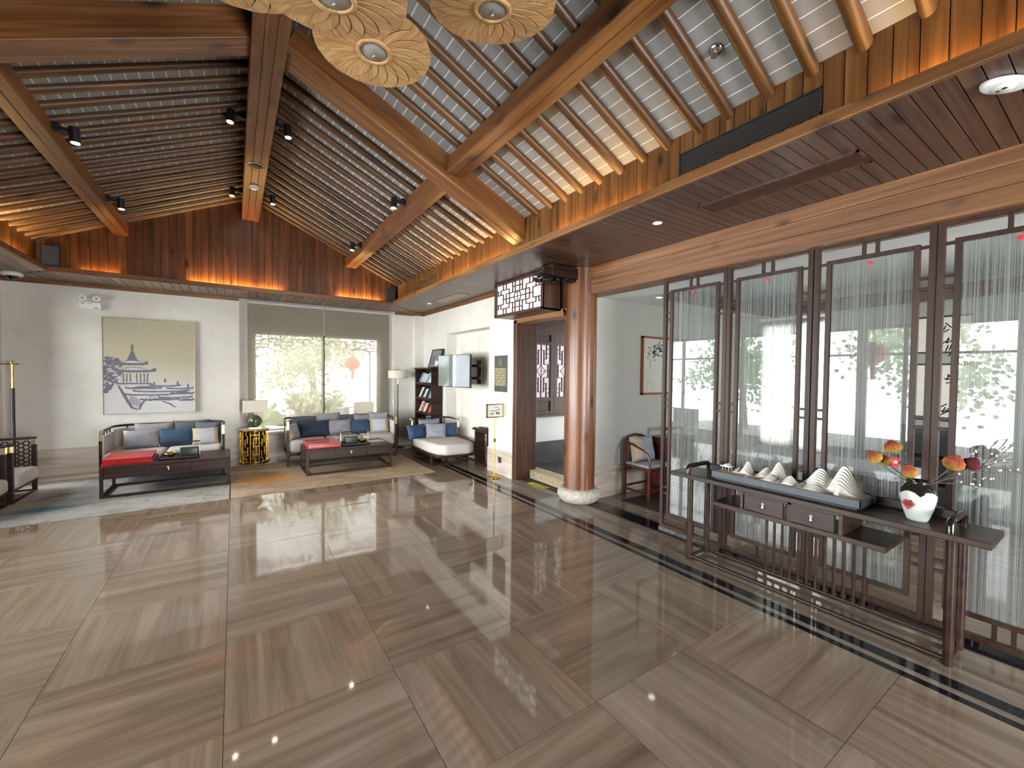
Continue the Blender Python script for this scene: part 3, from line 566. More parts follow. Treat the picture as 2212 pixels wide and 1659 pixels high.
part(d2, 'frame', 'screen_wood', lambda b: [b.box(x, x+.06, YF-.12, YF-.05, 0, 2.4) for x in (.6, 1.72, 2.84)]+[b.box(.6, 2.9, YF-.12, YF-.05, 2.32, 2.4), b.box(.6, 2.9, YF-.12, YF-.05, 0, .1)])
for x in (.66, 1.78): part(d2, 'pane', 'glass', lambda b: b.box(x, x+1.06, YF-.09, YF-.083, .1, 2.32))
w3 = thing('window_3', 'bright tall window in the tea room wall', 'window', kind='structure')
part(w3, 'frame', 'white_plastic', lambda b: (b.box(6.98, 7.06, 2.40, 2.45, .48, 2.36), b.box(6.98, 7.06, 3.31, 3.36, .48, 2.36), b.box(6.98, 7.06, 2.4, 3.36, 2.31, 2.36), b.box(6.98, 7.06, 2.4, 3.36, .48, .53), b.box(6.98, 7.06, 2.86, 2.90, .48, 2.36)))
part(w3, 'pane', 'glass', lambda b: b.box(7.01, 7.016, 2.45, 3.31, .53, 2.31))
o = thing('dimming_sheer', 'white sheer blind added to dim the tea room window', 'blind', (6.93, 2.88, 0)); part(o, 'cloth', 'sheer', lambda b: b.add([(.012*math.sin(i*.9), -.47+.94*i/60, z) for z in (.5, 2.4) for i in range(61)], [(i, i+1, 62+i, 61+i) for i in range(60)], 0, True)); part(o, 'roller', 'white_plastic', lambda b: b.cyl((0, -.48, 2.42), (0, .48, 2.42), .025, n=12))  # sheer put in to tone down the overbright window
w5 = thing('window_4', 'unseen tea room side window added for fill light', 'window', kind='structure')  # out of view, put in to brighten the tea room
part(w5, 'frame', 'white_plastic', lambda b: (b.box(4.7, 4.75, -1.1, -1.05, .8, 2.1), b.box(5.65, 5.7, -1.1, -1.05, .8, 2.1), b.box(4.7, 5.7, -1.1, -1.05, 2.05, 2.1), b.box(4.7, 5.7, -1.1, -1.05, .8, .85)))
# lattice casements in the passage
def casement(x0, n):
    o = thing('window_%d' % n, ('first' if n == 5 else 'second')+' lattice casement in the passage, '+('nearest the doorway jamb' if n == 5 else 'half hidden by the timber column'), 'window', (x0, 5.27, 0), kind='structure')
    part(o, 'frame', 'door_wood', lambda b: (b.box(0, .07, 0, .06, .9, 2.22), b.box(.42, .49, 0, .06, .9, 2.22), b.box(.07, .42, 0, .06, 2.01, 2.06), b.box(.07, .42, 0, .06, 2.17, 2.22), b.box(.07, .42, 0, .06, 1.11, 1.17), b.box(.07, .42, 0, .06, .9, .95)), bevel=.004)
    part(o, 'panel', 'door_wood', lambda b: b.box(.06, .43, .02, .045, .94, 1.12)); part(o, 'panel', 'door_wood', lambda b: b.box(.06, .43, .02, .045, 2.05, 2.18))
    part(o, 'pane', 'window_paper', lambda b: b.box(.07, .42, .045, .049, 1.17, 2.01))  # paper put in to dim the bright sky behind the fretwork
    def fr(b):
        P = lambda u, v: (.07+u/10*.35, .03, 1.17+v/24*.84); S = []
        for sgn in (0, 1):
            f = lambda v: 24-v if sgn else v
            for u0, v0, u1, v1 in [(5,0,5,7),(2,0,2,4),(8,0,8,4),(0,2,2,2),(8,2,10,2),(0,4,3.4,4),(6.6,4,10,4),(3.4,2.5,3.4,6.5),(6.6,2.5,6.6,6.5),(3.4,2.5,6.6,2.5),(2,4,2,6.5),(8,4,8,6.5),(2,6.5,3.4,6.5),(6.6,6.5,8,6.5),(3.4,6.5,3.4,9),(6.6,6.5,6.6,9),(1,9,3.4,9),(6.6,9,9,9),(1,9,1,12),(9,9,9,12)]: S.append((u0, f(v0), u1, f(v1)))
        S += [(0,12,3,12),(7,12,10,12),(5,7,5,9.6),(5,17,5,14.4)]
        latt(b, S, P, .011, .025)
        R = [P(5+2.1*(1+.22*math.cos(4*t))*math.cos(t), 12+2.1*(1+.22*math.cos(4*t))*math.sin(t)*1.0) for t in [2*math.pi*i/24 for i in range(24)]]
        b.tube(R, .006, 6, closed=True); b.bar(P(3, 12), P(7, 12), .008, .012, up=(0, 1, 0)); b.bar(P(5, 9.6), P(5, 14.4), .008, .012, up=(0, 1, 0))
    part(o, 'fretwork', 'door_wood', fr)
for k in range(3): casement(3.83+k*.49, 5+k) if k < 2 else None
tag(MB().box(4.81, 5.3, 5.28, 5.33, .88, 2.24).build('wall_passage_panel', 'door_wood'), 'plain timber panel past the lattice casements', 'wall', kind='structure')
tag(MB().box(3.78, 5.3, 5.26, 5.33, .86, .90).box(3.78, 5.3, 5.26, 5.33, 2.22, 2.42).box(3.75, 3.83, 5.255, 5.33, .86, 2.42).build('trim_8', 'door_wood', bevel=.004), 'dark timber surround of the passage casements', 'trim', kind='structure')
# ------------------------------------------------------------------ lantern box over the doorway
lb = thing('lantern_box', 'glowing wooden lantern box with fretwork front above the doorway', 'lantern box', (3.10, 4.565, 2.33))
part(lb, 'case', 'door_wood', lambda b: (b.box(0, .29, -.555, .555, 0, .02), b.box(0, .29, -.555, .555, .45, .468), b.box(0, .29, -.555, -.537, 0, .468), b.box(0, .29, .537, .555, 0, .468), b.box(.27, .29, -.555, .555, 0, .468)))
part(lb, 'frame', 'door_wood', lambda b: (b.box(-.012, .02, -.555, -.52, 0, .468), b.box(-.012, .02, .52, .555, 0, .468), b.box(-.012, .02, -.555, .555, 0, .035), b.box(-.012, .02, -.555, .555, .433, .468)), bevel=.003)
part(lb, 'paper', 'lightbox_paper', lambda b: b.box(.025, .03, -.53, .53, .02, .45))
def lbf(b):
    P = lambda u, v: (.004, .52-u/10*1.04, .433-v/6*.398); S = []
    q = [(1.7,0,1.7,1.1),(2.4,0,2.4,1.1),(1.1,1.1,3.1,1.1),(1.1,1.1,1.1,2.0),(.5,1.1,.5,2.0),(0,1.1,.5,1.1),(0,2.0,1.7,2.0),(1.7,2.0,1.7,3),(3.1,1.1,3.1,2.0),(2.4,2.0,2.4,3),(2.4,2.0,4.2,2.0),(3.9,0,3.9,2.0),(3.9,.9,5,.9),(4.5,0,4.5,2.1),(3.2,2.0,3.2,3)]
    for u0, v0, u1, v1 in q:
        for fu in (0, 1):
            for fv in (0, 1): S.append((10-u0 if fu else u0, 6-v0 if fv else v0, 10-u1 if fu else u1, 6-v1 if fv else v1))
    S += [(1.7, 3, 4.2, 3), (5.8, 3, 8.3, 3)]
    latt(b, S, P, .011, .014, n=(1, 0, 0))
    D = [P(5+.8*math.cos(t)*(1 if i % 2 == 0 else .93), 3+1.1*math.sin(t)) for i, t in [(i, 2*math.pi*i/8) for i in range(8)]]
    b.tube(D, .008, 6, closed=True); b.bar(P(5, 1.9), P(5, 4.1), .008, .01, up=(1, 0, 0)); b.bar(P(4.2, 3), P(5.8, 3), .008, .01, up=(1, 0, 0))
part(lb, 'fretwork', 'door_wood', lbf)
bk = thing('carved_bracket', 'dark carved beam end reaching from the timber column over the lantern box', 'bracket', (0, 0, 0))
part(bk, 'beam_end', 'carved_dark', lambda b: (b.box(2.98, 3.42, 3.70, 3.88, 2.66, 2.79), b.box(2.86, 3.0, 3.705, 3.875, 2.66, 2.745), b.box(2.84, 2.90, 3.70, 3.88, 2.67, 2.70)), bevel=.012)
def carve(b):
    rnd = random.Random(4)
    for i in range(46):
        t = i/45; x = 2.83+t*.55; z = 2.655-.035*math.sin(math.pi*min(1, t*1.6))-rnd.random()*.03
        b.sphere((x, 3.70+rnd.random()*.17, z), .016+rnd.random()*.014, 7, 5, sq=(1.2, 1, .8))
part(bk, 'carving', 'carved_dark', carve)['kind'] = 'stuff'
# ------------------------------------------------------------------ glass screens
def screen():
    r = thing('glass_screen', 'x', 'screen', (3.6, 0, 0), group='thread glass screens between the hall and the tea room')
    tw = .018
    def st(y0, y1, z0, z1, nm, t=tw): part(r, nm, 'screen_wood', lambda b: b.box(-t, t, y0, y1, z0, z1), bevel=.002)
    st(-.324, -.290, .02, 2.5, 'stile'); st(.290, .324, .02, 2.5, 'stile'); st(-.29, .29, 2.472, 2.5, 'rail'); st(-.29, .29, .02, .055, 'rail')
    st(-.249, -.219, .15, 2.385, 'inner_stile', .016); st(.219, .249, .15, 2.385, 'inner_stile', .016); st(-.219, .219, 2.357, 2.385, 'inner_rail', .016); st(-.219, .219, .15, .178, 'inner_rail', .016)
    for y in (-.036, .036):
        st(y-.0105, y+.0105, 2.385, 2.472, 'spacer', .012); st(y-.0105, y+.0105, .055, .15, 'spacer', .012)
    for s in (-1, 1):
        a, c = sorted((s*.249, s*.29))
        for z in (2.363, 2.17, 2.10, 1.302, 1.237, .43, .365): st(a, c, z-.009, z+.009, 'spacer', .012)
    g = part(r, 'pane', 'thread_glass', lambda b: b.box(-.003, .003, -.219, .219, .178, 2.357)); 
    part(r, 'red_tag', 'red_print', lambda b: b.cyl((-.019, 0, 2.325), (-.006, 0, 2.325), .013, n=10))
    return r
s0 = screen(); SY = [2.345, 1.695, 1.04, .39]
SLAB = ['thread glass screen beside the redwood armchair, farthest from the console middle', 'thread glass screen behind the sand tray model end with the small pavilion', 'thread glass screen behind the tall white mountain peaks', 'thread glass screen at the right edge behind the flower vase branches']
SLAB[0] = 'thread glass screen nearest the timber column, beside the redwood armchair'
s0.location = (3.6, SY[0], 0); s0['label'] = SLAB[0]
for k in range(1, 4): dup(s0, (3.6, SY[k], 0), 0, SLAB[k])
tag(MB().box(3.575, 3.625, .06, 2.67, 0.004, .022).box(3.583, 3.589, .06, 2.67, .022, .026).box(3.606, 3.612, .06, 2.67, .022, .026).build('floor_track', 'chrome'), 'metal floor track under the glass screens', 'track')
# ------------------------------------------------------------------ ceiling fittings
def pendant():
    r = thing('petal_pendant', 'x', 'pendant lamp', group='petal pendant lamps'); R, n = .285, 20
    b = MB(); NA, NR = 4, 7; da = 2*math.pi/n
    top, bot = [], []
    for i in range(NR):
        t = i/(NR-1); rr = R*(.24+.76*t); sw = .42*t*t
        for k in range(NA+1):
            u = k/NA; gap = .010*(1-.2*t) if True else 0
            a = sw+da*(u-.5)*(.93 if .05 < t < .93 else .999)
            w = (u-.5)*2
            re = rr*(1+.012*math.cos(w*1.5)*(t == 1))
            z = .003*u*math.sin(math.pi*min(1, .1+t*.8))+.012*t*t
            top.append((re*math.cos(a), re*math.sin(a), z+.003)); bot.append((re*math.cos(a), re*math.sin(a), z))
    W_ = NA+1; N_ = NR*W_; fs = []
    for i in range(NR-1):
        for k in range(NA):
            a = i*W_+k; fs.append((N_+a, N_+a+1, N_+a+1+W_, N_+a+W_)); fs.append((a, a+W_, a+W_+1, a+1))
    ed = [i*W_ for i in range(NR)]+[(NR-1)*W_+k for k in range(1, W_)]+[i*W_+NA for i in range(NR-2, -1, -1)]+[k for k in range(NA-1, 0, -1)]
    fs += [(ed[j], ed[(j+1) % len(ed)], N_+ed[(j+1) % len(ed)], N_+ed[j]) for j in range(len(ed))]
    b.add(top+bot, fs, 0, False); me = b.mesh('petal', 'veneer')
    for k in range(n): link('petal', me, r, (0, 0, 0), (0, 0, da*k))
    part(r, 'backing', 'slit_shade', lambda b: b.lathe([(.05, .012), (.14, .013), (.265, .021), (.265, .023), (.05, .015)], 40, cap=False)); part(r, 'rim_ring', 'veneer', lambda b: b.lathe([(.068, .0), (.068, -.008), (.088, -.008), (.088, .004)], 32, cap=False)); part(r, 'diffuser', 'downlight_off', lambda b: b.lathe([(0, -.003), (.068, -.003), (.068, .012), (0, .012)], 32))  # dark disc added behind the petals so their slits read as shade
    part(r, 'finial', 'chrome', lambda b: b.lathe([(.0, -.03), (.006, -.028), (.009, -.018), (.005, -.008), (.004, .0)], 12)); part(r, 'cable', 'black_metal', lambda b: b.cyl((0, 0, .02), (0, 0, 1.2), .003, n=6)); part(r, 'lamp_body', 'black_metal', lambda b: b.lathe([(.05, .014), (.05, .06), (.01, .09)], 16))
    return r
plain('downlight_off', '9d9a96', .5, var=.03)
p0 = pendant(); PL = [((.611, 2.239, 3.2), 'petal pendant lamp hanging lowest in view in front of the pale boards'), ((.34, 1.83, 3.04), 'petal pendant lamp overlapping another one at the top edge'), ((1.0, 1.70, 3.22), 'petal pendant lamp nearest the boarded soffit, at the top edge'), ((.005, 2.0, 3.13), 'petal pendant lamp cut off by the top edge beside the ridge beam')]
p0.location = PL[0][0]; p0['label'] = PL[0][1]
for k in range(1, 4):
    q = dup(p0, PL[k][0], .7*k, PL[k][1]); q.rotation_euler = (Matrix.Rotation((0, .17, .17, .12)[k], 3, _r) @ Matrix.Rotation(.7*k, 3, 'Z')).to_euler()
def spot(loc, sx, lab, first=None):
    r = thing('ceiling_spotlight', lab, 'spotlight', loc, 0 if sx > 0 else math.pi, 'black ceiling spotlights')
    part(r, 'can', 'black_metal', lambda b: (b.cyl((0, 0, -.0), (.006, .006, .12), .034, n=18))); part(r, 'lens', 'lens_warm', lambda b: b.cyl((0, 0, -.004), (0, 0, .004), .028, n=16))
    part(r, 'arm', 'black_metal', lambda b: (b.bar((.02, 0, .085), (.10, 0, .105), .012, .022), b.box(.05, .1, -.02, .02, .07, .10))); part(r, 'mount', 'black_metal', lambda b: b.box(.09, .13, -.022, .022, .06, .13), bevel=.003)
    d = bpy.data.lights.new('spot_beam', 'SPOT'); d.energy = 9; d.color = (1, .8, .55); d.spot_size = 1.5; d.spot_blend = .6; d.shadow_soft_size = .025
    l = bpy.data.objects.new('spot_beam', d); COL.objects.link(l); l.parent = r; l.location = (0, 0, -.02)
for loc, sx, lab in (((-.018, 4.95, 3.95), 1, 'lit black spotlight on the ridge beam, pendant lamp end, window-corner side'), ((.478, 4.93, 3.95), -1, 'lit black spotlight on the ridge beam, pendant lamp end, soffit side'), ((-.01, 7.0, 3.95), 1, 'lit black spotlight on the ridge beam near the gable, canvas side'), ((.48, 7.0, 3.95), -1, 'lit black spotlight on the ridge beam near the gable, bookcase side'),
                     ((-1.085, 4.95, 3.42), -1, 'lit black spotlight on the left purlin, largest of all'), ((-1.085, 6.66, 3.42), -1, 'black spotlight on the left purlin near the gable'), ((1.53, 4.78, 3.42), 1, 'black spotlight on the right purlin beside the sloping beam'), ((1.53, 6.8, 3.42), 1, 'black spotlight on the right purlin near the gable')):
    spot(loc, sx, lab)
o = thing('ceiling_speaker', 'oval dark speaker grille under the ridge beam', 'speaker', (.226, 5.756, 3.925)); part(o, 'rim', 'pale_brass', lambda b: b.lathe([(.075, -.004), (.085, -.004), (.085, .005), (.075, .005)], 28, cap=False)); part(o, 'grille', 'black_plastic', lambda b: b.lathe([(0, -.003), (.075, -.003), (.075, .004), (0, .004)], 28))
o = thing('smoke_detector', 'round white smoke detector under the ridge beam', 'smoke detector', (.231, 6.413, 3.93)); part(o, 'body', 'white_plastic', lambda b: b.lathe([(0, -.045), (.03, -.045), (.042, -.035), (.055, -.03), (.055, 0), (0, 0)], 24)); part(o, 'slot_ring', 'black_plastic', lambda b: b.lathe([(.043, -.036), (.05, -.034), (.05, -.031), (.043, -.033)], 24, cap=False))
nrm = Vector((SL, 0, 1)).normalized()
for (x, y), lab in (((2.226, 1.35), 'chrome sprinkler on the pale boards over the black air grille'), ((1.016, 4.337), 'chrome sprinkler beside the sloping beam near the ridge'), ((2.236, 4.344), 'chrome sprinkler beside the sloping beam near the log ends')):
    z = ZR+.074-SL*(x-XC); o = thing('sprinkler', lab, 'sprinkler', (x, y, z-.02), group='ceiling sprinklers'); o.rotation_euler = (0, ang, 0)
    part(o, 'rose', 'chrome', lambda b: b.lathe([(0, -.018), (.026, -.016), (.04, -.004), (.042, .01), (0, .01)], 20)); part(o, 'head', 'chrome', lambda b: (b.cyl((0, 0, -.04), (0, 0, 0), .008, n=8), b.cyl((0, 0, -.045), (0, 0, -.04), .018, n=12)))
def grille(name, lab, y0, y1, z0, z1, n, mat, slat):
    o = thing(name, lab, 'air grille', (2.565, (y0+y1)/2, z0)); w = (y1-y0)/2; h = z1-z0
    part(o, 'frame', mat, lambda b: (b.box(-.012, 0, -w, w, 0, .008), b.box(-.012, 0, -w, w, h-.008, h), b.box(-.012, 0, -w, -w+.008, 0, h), b.box(-.012, 0, w-.008, w, 0, h))); part(o, 'back', 'black_plastic', lambda b: b.box(-.002, 0, -w, w, 0, h))
    for k in range(n): zz = .012+(h-.024)*(k+.5)/n; part(o, 'slat', slat, lambda b: b.bar((-.007, -w+.008, zz), (-.007, w-.008, zz), .010, .003, up=(.5, 0, 1)))
grille('air_grille', 'long black air grille in the plank fascia', .962, 1.80, 2.925, 3.062, 6, 'black_plastic', 'grille_slat')
grille('air_grille', 'small brown air grille in the fascia near the corner loudspeaker', 5.905, 6.735, 2.913, 3.044, 7, 'ledge_y', 'ledge_y')
o = thing('slot_diffuser', 'brown slotted ceiling diffuser let into the dark soffit', 'air grille', (2.97, 1.375, 2.797))
part(o, 'frame', 'soffit_x', lambda b: (b.box(-.105, -.09, -.48, .48, -.006, .004), b.box(.09, .105, -.48, .48, -.006, .004), b.box(-.105, .105, -.48, -.465, -.006, .004), b.box(-.105, .105, .465, .48, -.006, .004)))
for k in range(11): part(o, 'slat', 'door_wood', lambda b: b.box(-.085+k*.0165, -.075+k*.0165, -.465, .465, -.004, .003))
o = thing('access_panel', 'framed pale access panel in the soffit near the television wall', 'panel', (3.03, 6.45, 2.797)); part(o, 'frame', 'soffit_y', lambda b: (b.box(-.11, -.1, -.49, .49, -.005, .004), b.box(.1, .11, -.49, .49, -.005, .004), b.box(-.11, .11, -.49, -.48, -.005, .004), b.box(-.11, .11, .48, .49, -.005, .004))); part(o, 'panel', 'soffit_light_y', lambda b: b.box(-.1, .1, -.48, .48, -.002, .003))
for (x, y), lab in (((2.914, 2.245), 'recessed downlight in the dark soffit above the console'), ((2.966, 7.201), 'recessed downlight in the soffit near the access panel')):
    o = thing('downlight', lab, 'downlight', (x, y, 2.80)); part(o, 'rim', 'white_plastic', lambda b: b.lathe([(.028, -.004), (.04, -.003), (.04, 0), (.028, .0)], 24, cap=False)); part(o, 'lens', 'downlight_lens', lambda b: b.lathe([(0, -.001), (.028, -.002), (.028, .002), (0, .002)], 20))
for (x, y), lab in (((4.6, 1.9), 'recessed tea room downlight seen over the peak screen'), ((4.35, 3.3), 'recessed tea room downlight near the armchair wall')):
    z = 2.78 if y < 3 else 2.5; o = thing('downlight', lab, 'downlight', (x, y, z)); part(o, 'rim', 'white_plastic', lambda b: b.lathe([(.04, -.006), (.055, -.004), (.055, 0), (.04, .0)], 24, cap=False)); part(o, 'lens', 'downlight_lens', lambda b: b.lathe([(0, -.001), (.04, -.002), (.04, .002), (0, .002)], 20))
o = thing('motion_sensor', 'white oval sensor on the dark soffit at the right corner', 'sensor', (2.712, .355, 2.80), -.6); part(o, 'body', 'white_plastic', lambda b: b.prism([(.078*math.cos(t)*(1+.18*abs(math.cos(t))), .05*math.sin(t)) for t in [2*math.pi*i/28 for i in range(28)]], 'z', -.024, 0), bevel=.008, seg=3); part(o, 'face', 'white_plastic', lambda b: b.lathe([(0, -.03), (.034, -.03), (.038, -.022), (0, -.022)], 24)); part(o, 'lens', 'black_plastic', lambda b: (b.box(-.014, .0, -.014, .0, -.0315, -.029), b.cyl((-.012, .014, -.031), (-.012, .014, -.029), .006, n=10)))
o = thing('dome_camera', 'white dome camera under the left soffit corner', 'security camera', (-2.407, 8.207, 2.80)); part(o, 'base', 'white_plastic', lambda b: b.lathe([(0, -.05), (.09, -.05), (.1, -.04), (.1, 0), (0, 0)], 28)); part(o, 'dome', 'tv_black', lambda b: b.lathe([(.06, -.05), (.055, -.075), (.035, -.095), (0, -.102)], 24))
o = thing('emergency_light', 'white twin-head emergency light on the canvas wall', 'emergency light', (-1.76, YB, 2.478)); part(o, 'box', 'white_plastic', lambda b: b.box(-.118, .118, -.06, 0, -.05, .05), bevel=.006)
for sx in (-.075, .072):
    q = part(o, 'head', 'white_plastic', lambda b: (b.cyl((sx, -.08, .105), (sx, -.02, .105), .046, .03, n=20),)); part(q, 'reflector', 'chrome', lambda b: b.lathe([(.034, 0), (.03, .004), (.0, .006)], 20, cap=False), loc=(sx, -.081, .105), rot=(-H, 0, 0)); part(q, 'bulb', 'downlight_off', lambda b: b.cyl((sx, -.086, .105), (sx, -.08, .105), .015, n=12))
part(o, 'label_strip', 'ink', lambda b: (b.box(-.09, -.062, -.0615, -.06, .028, .036), b.box(.045, .09, -.0615, -.06, -.036, -.028), b.box(-.03, .03, -.0612, -.06, .03, .033)))
for (x, lab) in ((-1.975, 'black loudspeaker in the gable corner over the canvas'), (2.475, 'black loudspeaker in the gable corner over the bookcase')):
    o = thing('corner_loudspeaker', lab, 'loudspeaker', (x, 7.84, 2.865), .35 if x < 0 else -.45, 'gable corner loudspeakers')
    part(o, 'cabinet', 'black_plastic', lambda b: b.prism([(-.085, -.08), (.085, -.08), (.05, .06), (-.05, .06)], 'z', 0, .26), bevel=.006); part(o, 'grille', 'black_metal', lambda b: b.box(-.078, .078, -.086, -.079, .012, .25), bevel=.004); part(o, 'badge', 'chrome', lambda b: b.box(-.015, .015, -.088, -.085, .018, .026))
# ------------------------------------------------------------------ seating
def pillow_mesh(w, h, t, mats, band=0, seed=0):
    # standing pillow: width x, height z, thickness y; 'band' > 0 puts the second cloth along the side edges, 'band' < 0 over one end
    rnd = random.Random(seed); b = MB(); N = 12; top, bot = [], []
    for i in range(N+1):
        for j in range(N+1):
            u, v = i/N*2-1, j/N*2-1
            e = (max(0, 1-abs(u)**2.6)*max(0, 1-abs(v)**2.6))**.42
            x = w/2*u*(1-.05*(1-v*v)); z = h/2*v*(1-.07*(1-u*u))+h/2
            y = t/2*e+.004; wob = .006*math.sin(3*u+seed)*math.cos(4*v+seed*2)
            top.append((x, -y+wob, z)); bot.append((x, y+wob, z))
    W_ = N+1; M_ = W_*W_
    for i in range(N):
        for j in range(N):
            u = (i+.5)/N*2-1; mi = 0
            if band > 0 and abs(u) > 1-band: mi = 1
            if band < 0 and u < -1-band*2: mi = 1
            a = i*W_+j; b.f.append([a, a+W_, a+W_+1, a+1]); b.m.append(mi); b.s.append(True); b.f.append([M_+a, M_+a+1, M_+a+W_+1, M_+a+W_]); b.m.append(mi); b.s.append(True)
    ed = [i*W_ for i in range(W_)]+[N*W_+k for k in range(1, W_)]+[i*W_+N for i in range(N-1, -1, -1)]+[k for k in range(N-1, 0, -1)]
    for j in range(len(ed)):
        a, c = ed[j], ed[(j+1) % len(ed)]; b.f.append([a, M_+a, M_+c, c]); b.m.append(0); b.s.append(True)
    b.v = top+bot; return b.mesh('pillow', mats)
def pillow(lab, loc, w, h, t, mats, rz=0, rx=-.25, band=0, group='sofa pillows', seed=1, ry=0):
    me = pillow_mesh(w, h, t, mats, band, seed); o = link('pillow', me, None, loc)
    o.rotation_euler = (Matrix.Rotation(rz, 3, 'Z') @ Matrix.Rotation(rx, 3, 'X') @ Matrix.Rotation(ry, 3, 'Y')).to_euler(); return tag(o, lab, 'pillow', group)
def arc(c, r, a0, a1, z, n=6): return [(c[0]+r*math.cos(a0+(a1-a0)*i/n), c[1]+r*math.sin(a0+(a1-a0)*i/n), z) for i in range(n+1)]
def sofa(name, lab, x0, x1, nseat, npan):
    # origin at front left foot; faces -y
    w = x1-x0; o = thing(name, lab, 'sofa', ((x0+x1)/2, 7.55, 0)); a = w/2; d = .84; r = .22; zt = .715
    path = [(-a, .0, zt), (-a, d-r, zt)]+arc((-a+r, d-r), r, math.pi, H, zt)+arc((a-r, d-r), r, H, 0, zt)+[(a, 0, zt)]
    def rail(b):
        for k in range(len(path)-1): b.bar(path[k], path[k+1], .034, .028)
    part(o, 'top_rail', 'furniture_wood', lambda b: (b.tube([(p[0], p[1], p[2]) for p in path], .017, 8),))
    part(o, 'seat_frame', 'furniture_wood', lambda b: b.box(-a, a, .03, d-.02, .17, .23), bevel=.004)
    for s in (-1, 1):
        part(o, 'arm_post', 'furniture_wood', lambda b: b.box(s*a-.016, s*a+.016, -.016, .016, .0, zt-.02), bevel=.004); part(o, 'brass_sleeve', 'pale_brass', lambda b: (b.box(s*a-.019, s*a+.019, -.019, .019, .60, zt-.02), b.box(s*a-.02, s*a+.02, -.02, .09, zt-.02, zt+.019)), bevel=.003)
        part(o, 'leg', 'furniture_wood', lambda b: b.box(s*(a-.08)-.02, s*(a-.08)+.02, d-.1, d-.06, 0, .17))
        part(o, 'side_panel', 'fabric_light', lambda b: b.box(s*(a-.012)-.012, s*(a-.012)+.012, .05, d-r, .25, zt-.06), bevel=.006)
        for k in range(3): part(o, 'side_post', 'furniture_wood', lambda b: b.cyl((s*a, .18+k*.16, .2), (s*a, .18+k*.16, zt), .010, n=8))
    for k in range(npan):
        xa = -a+r*.6+(w-r*1.2)*k/npan; xb = -a+r*.6+(w-r*1.2)*(k+1)/npan
        part(o, 'back_panel', 'fabric_light', lambda b: b.box(xa+.02, xb-.02, d-.03, d+.0, .24, zt-.035), bevel=.008); part(o, 'back_post', 'furniture_wood', lambda b: b.cyl((xa, d-.012, .2), (xa, d-.012, zt), .011, n=8))
    for s in (-1, 1):
        pts = arc((s*(a-r), d-r), r-.012, math.pi if s < 0 else 0, H, .45, 8)
        def cpanel(b):
            for k in range(8): p, q = pts[k], pts[k+1]; b.bar((p[0], p[1], (.24+zt-.04)/2), (q[0], q[1], (.24+zt-.04)/2), .02, zt-.28)
        part(o, 'corner_panel', 'fabric_light', cpanel)
    part(o, 'back_fret', 'pale_brass', lambda b: (b.box(-.06, .06, d-.02, d-.005, zt-.06, zt-.02),), bevel=.002)
    sw = (w-.05)/nseat
    for k in range(nseat):
        part(o, 'seat_cushion', 'fabric_light', lambda b: b.box(-a+.025+k*sw+.002, -a+.025+(k+1)*sw-.002, -.02, d-.05, .22, .425), bevel=.05, seg=5)
    return o
sofa('sofa', 'curved two-seat sofa with dark rail under the ink canvas', -1.465, -.135, 2, 4)
sofa('sofa', 'curved three-seat sofa with dark rail in front of the window', .715, 2.47, 3, 5)
SV, BG, BL, NV, DK, GR, WH = 'fabric_silver', 'fabric_beige', 'fabric_blue', 'fabric_navy', 'fabric_dark', 'fabric_grey', 'fabric_white'
g1, g2, g3 = 'pillows on the two-seat sofa', 'pillows on the three-seat sofa', 'pillows on the daybed'
pillow('silver pillow with tan side bands on the two-seat sofa', (-1.10, 7.88, .42), .42, .27, .14, [SV, BG], 0, -.3, .22, g1, 1)
pillow('blue velvet pillow in the middle of the two-seat sofa', (-.72, 7.88, .42), .45, .27, .14, [BL], 0, -.3, 0, g1, 2)
pillow('small pale pillow with cream ends on the two-seat sofa', (-.36, 7.86, .42), .33, .26, .13, [WH, BG], .12, -.32, .3, g1, 3)
pillow('dark grey pillow at the end of the two-seat sofa', (-.36, 8.03, .42), .36, .33, .12, [DK], -.4, -.2, 0, g1, 4)
pillow('grey pillow behind the blue one on the two-seat sofa', (-.55, 8.18, .42), .46, .35, .12, [DK], 0, -.2, 0, g1, 5)
pillow('pale grey pillow behind the silver banded one on the two-seat sofa', (-1.0, 8.18, .42), .46, .33, .12, [GR], 0, -.2, 0, g1, 6)
pillow('silver and tan pillow leaning on the arm of the three-seat sofa', (.84, 7.72, .42), .30, .27, .12, [SV, BG], 1.0, -.3, .3, g2, 7)
pillow('large dark navy pillow on the three-seat sofa', (1.17, 7.84, .42), .5, .29, .14, [NV], .05, -.32, 0, g2, 8)
pillow('silver pillow with tan ends between two blue ones on the three-seat sofa', (1.56, 7.86, .42), .42, .28, .13, [SV, BG], 0, -.3, .24, g2, 9)
pillow('blue velvet pillow behind the tray handle on the three-seat sofa', (1.93, 7.88, .42), .42, .26, .13, [BL], 0, -.3, 0, g2, 10)
pillow('pale pillow with patterned tan ends at the brass arm of the three-seat sofa', (2.25, 7.84, .42), .36, .28, .13, [WH, BG], -.15, -.3, .26, g2, 11)
pillow('charcoal back pillow at the table lamp end of the three-seat sofa', (1.05, 8.14, .42), .46, .34, .13, [DK], .2, -.2, 0, g2, 12)
pillow('grey back pillow rising tallest over the three-seat sofa', (1.42, 8.18, .42), .46, .38, .13, [GR], 0, -.2, 0, g2, 13)
pillow('charcoal back pillow in the middle of the three-seat sofa', (1.74, 8.2, .42), .42, .34, .12, [DK], 0, -.2, 0, g2, 14)
pillow('grey back pillow beside the middle of the three-seat sofa', (2.06, 8.18, .42), .40, .33, .12, [GR], 0, -.2, 0, g2, 15)
pillow('grey back pillow in the floor lamp corner of the three-seat sofa', (2.3, 8.08, .42), .38, .37, .12, [GR], -.45, -.2, 0, g2, 16)
